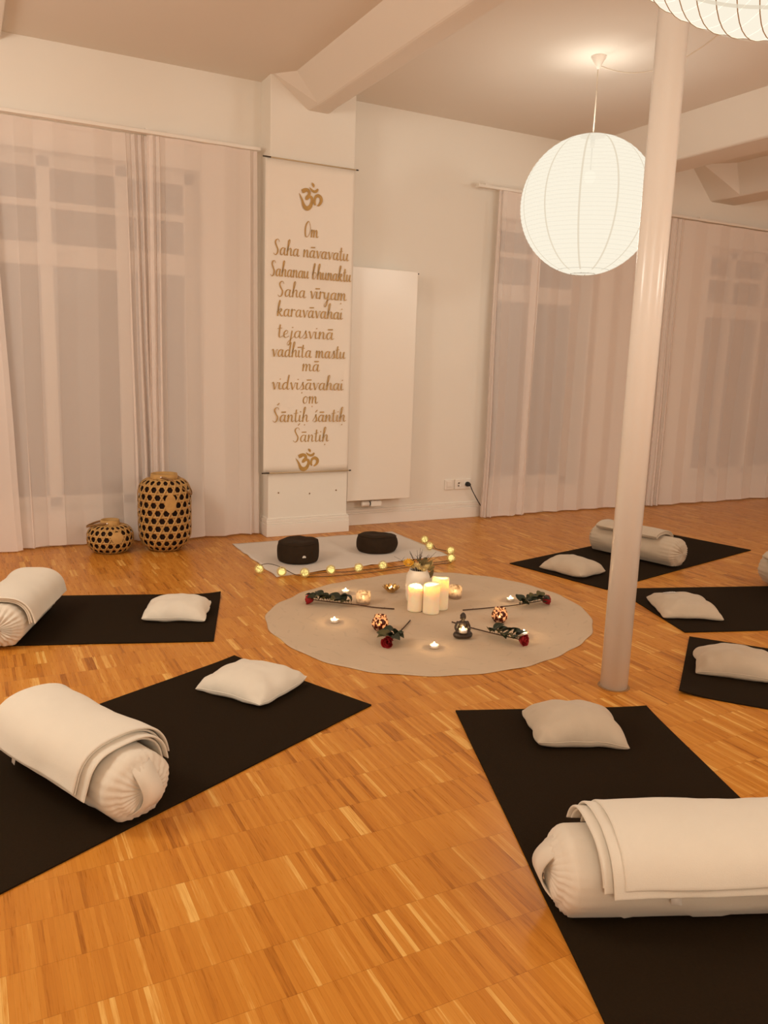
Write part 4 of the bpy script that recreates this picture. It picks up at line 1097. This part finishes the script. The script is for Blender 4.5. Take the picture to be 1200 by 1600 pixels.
def leaf_mesh(m, base, d, up, l, w_, curl=.2, mi=0):
    d = Vector(d).normalized(); s_ = d.cross(Vector(up)); s_.normalize(); n_ = s_.cross(d); G = []
    for i in range(8):
        f = i/7; hw = w_*sin(pi*f**.8)**.8 if 0 < f < 1 else .0002; c_ = Vector(base)+d*l*f+n_*(curl*l*f*(1-f)*1.6-.25*curl*l*f*f)
        G.append([c_+s_*hw*q+n_*(abs(q)*hw*.35) for q in (-1, -.5, 0, .5, 1)])
    m.grid(G, mi)
for k, (sd_, z, l, tilt) in enumerate(((-.055, .175, .055, .8), (-.075, .165, .045, .5), (.03, .185, .04, .9), (-.02, .19, .045, 1.0), (-.04, .180, .05, 1.2))):
    m = MB(); leaf_mesh(m, side*sd_*.6+view*.01+Vector((0, 0, z-.01)), side*(sd_/abs(sd_))*(1-tilt*.4)+Vector((0, 0, tilt)), view, l, l*.25)
    m.build('leaf', M['dryleaf'], b)
m = MB(); leaf_mesh(m, -side*.052+Vector((0, 0, .105))-view*.015, -side*.5+Vector((0, 0, 1)), view, .055, .012); m.tube([-side*.035+Vector((0, 0, .153)), -side*.058+Vector((0, 0, .135)), -side*.052+Vector((0, 0, .105))], .001, 5)
m.build('hanging_leaf', M['dryleaf'], b)

# seated figurine with a tealight
t = thing('meditating_statuette', 'small dark seated meditating statuette among the roses, a tealight in its lap', 'statuette', (1.918, 2.868, ZG), atan2(-2.868, -1.918)+radians(18))
def lerp_tube(m, pts, rs): 
    q = spline(pts, 5); k = len(q); rr = []
    for i in range(k):
        f = i/(k-1)*(len(rs)-1); j = min(len(rs)-2, int(f)); rr.append(rs[j]+(rs[j+1]-rs[j])*(f-j))
    m.tube(q, rr, 12); m.ball(q[0], rr[0], 6); m.ball(q[-1], rr[-1], 6)
m = MB()   # faces +x
m.ball((0, 0, .016), .029, 12, sx=1.0, sy=1.12, sz=.62)
m.ball((-.004, 0, .034), .020, 12, sx=.85, sy=1.05, sz=1.2)
m.ball((-.004, 0, .058), .022, 12, sx=.72, sy=1.12, sz=.9)
m.tube([(-.003, 0, .068), (-.001, 0, .082)], .0075, 12)
for sg in (-1, 1):
    lerp_tube(m, [(-.008, sg*.012, .016), (.008, sg*.030, .0155), (.022, sg*.018, .014), (.027, -sg*.010, .012)], [.0150, .0148, .0125, .008])
    lerp_tube(m, [(-.004, sg*.022, .066), (-.001, sg*.030, .046), (.012, sg*.025, .032), (.022, sg*.006, .026)], [.0085, .0078, .0062, .005])
m.ball((.001, 0, .094), .0135, 14, sx=.95, sy=.88, sz=1.15)
m.ball((-.001, 0, .107), .0085, 10, sz=.85)
m.ball((.0135, 0, .0925), .0022, 6, sz=1.6)
m.ball((.0118, 0, .0865), .0030, 6, sx=.5, sy=1.3, sz=.6)
for sg in (-1, 1): m.ball((0, sg*.0125, .0905), .0032, 6, sx=.6, sy=.5, sz=2.1); m.ball((.0118, sg*.0045, .0962), .0022, 6, sx=.5, sz=.6)
o = m.build('body', M['bronze'], t)
rm = o.modifiers.new('fuse', 'REMESH'); rm.mode = 'VOXEL'; rm.voxel_size = .0011; rm.use_smooth_shade = True
sm = o.modifiers.new('soft', 'SMOOTH'); sm.iterations = 3; sm.factor = .5
m = MB()
for i in range(60):
    g = i*2.39996; zz = 1-i/60*1.05; rr = sqrt(max(0, 1-zz*zz)); p = Vector((rr*cos(g)*.0128-.0012, rr*sin(g)*.0122, .0965+zz*.0135))
    if p.x > .006 and p.z < .103: continue
    m.ball(p, .0017, 5)
m.build('curled_hair', M['bronze'], t)
a_ = atan2(-2.868, -1.918)+radians(18)
tealight(1.918+.024*cos(a_)-.006*sin(a_)*-1, 2.868+.024*sin(a_), 'lit tealight in the lap of the seated statuette', z=ZG+.032, watt=.10, group='tealights burning inside holders')

# roses
def rose(head, mid, tail, label, seed, leaves, stem_h=.012):
    rnd = random.Random(seed); H = Vector((*head, 0)); Tl = Vector((*tail, 0)); Md = Vector((*mid, 0))
    t = thing('rose', label, 'rose', (head[0], head[1], ZG), 0, 'red roses lying on the round cloth')
    hh = Vector((0, 0, .021)); q = spline([hh+Vector((0, 0, 0)), (Md-H)*.5+Vector((0, 0, .013)), (Md-H)+Vector((0, 0, .007)), (Tl-H)*.75+(Md-H)*.25*.0+Vector((0, 0, .004)), (Tl-H)+Vector((0, 0, .0035))], 8)
    d = (Vector(q[0])-Vector(q[3])).normalized()
    m = MB().tube(q, [.0024+.0006*i/len(q) for i in range(len(q))], 7)
    for k in range(5):
        p = q[int(len(q)*(.45+.1*k))]; dd = Vector((rnd.uniform(-1, 1), rnd.uniform(-1, 1), rnd.uniform(.2, 1))).normalized(); m.tube([p, p+dd*.008], [.0016, .0003], 5)
    m.build('stem', M['stem'], t)
    # bloom: wrapped petals opening along d
    u = d.orthogonal().normalized(); v_ = d.cross(u); c0 = hh+d*.002
    bl = bpy.data.objects.new('bloom', None)
    m = MB()
    for k in range(14):
        a = k*2.39996; lay = k/13; r0 = .0065+.0150*lay; lng = .042-.005*lay; op = .12+.55*lay**2; G = []
        for i in range(7):
            f = i/6; row = []
            for j in range(9):
                g = (j/8-.5)*(2.1-.4*lay); rad = r0*(.35+.65*sin(min(1, f*1.35)*pi/2))*(1+op*f*f*.55); ang = a+g
                edge = f*lng*(1-.18*abs(j/8-.5)**2*4)+(-.004*lay*f**4 if lay > .5 else 0)
                row.append(c0+(u*cos(ang)+v_*sin(ang))*rad+d*edge)
            G.append(row)
        m.grid(G)
    for k in range(len(m.v)):
        x, y, z = m.v[k]; m.v[k] = (x, y, max(.0008, z))
    o = m.build('bloom', M['petal'], t); sd = o.modifiers.new('solid', 'SOLIDIFY'); sd.thickness = .0007
    for k in range(5):
        a = 2*pi*k/5; m = MB(); leaf_mesh(m, c0-d*.002, d*.75+(u*cos(a)+v_*sin(a))*.75, u*cos(a)+v_*sin(a), .026, .0045, .3); m.build('sepal', M['sepal'], t)
    sdv = Vector((-d.y, d.x, 0)).normalized()
    for k, (f, ang, l, w_, pale, tilt) in enumerate(leaves):
        p = q[int(f*(len(q)-1))]; dd = -d*0+Vector((d.x*cos(ang)-d.y*sin(ang), d.x*sin(ang)+d.y*cos(ang), tilt))
        dd.normalize(); up = Vector((0, 0, 1))+sdv*rnd.uniform(-.5, .5)
        m = MB(); b0 = p+dd*.006+Vector((0, 0, .004+.003*(k % 3))); m.tube([p, b0], .0010, 5)
        leaf_mesh(m, b0, dd, up, l, w_, .35+rnd.uniform(-.2, .3))
        for i in range(len(m.v)):
            x, y, z = m.v[i]; m.v[i] = (x, y, max(.001, z))
        m.build('leaf', M['leaf2' if pale else 'leaf'], t)
LV = lambda s_, f1: [(.04+.46*f1*k/12, (.35+random.Random(s_*31+k).random()*1.0)*(1 if k % 2 else -1), .054+.020*random.Random(s_*7+k).random(), .0205+.006*random.Random(s_*5+k).random(), (k+s_) % 4 == 0, .15+.45*random.Random(s_*3+k).random()) for k in range(13)]
rose((1.496, 3.569), (1.680, 3.455), (1.827, 3.338), 'red rose lying at the left, its bloom pointing left', 3, LV(1, .9))
rose((1.566, 2.895), (1.650, 2.985), (1.813, 3.153), 'red rose lying at the front, its bloom toward the camera', 5, LV(2, 1.0))
rose((2.575, 3.135), (2.403, 3.160), (2.133, 3.196), 'red rose lying at the right rear, its bloom pointing right', 9, LV(3, .8))
rose((2.105, 2.700), (2.050, 2.875), (1.985, 3.060), 'red rose lying at right front, its stem behind the statuette', 12, LV(4, .9))
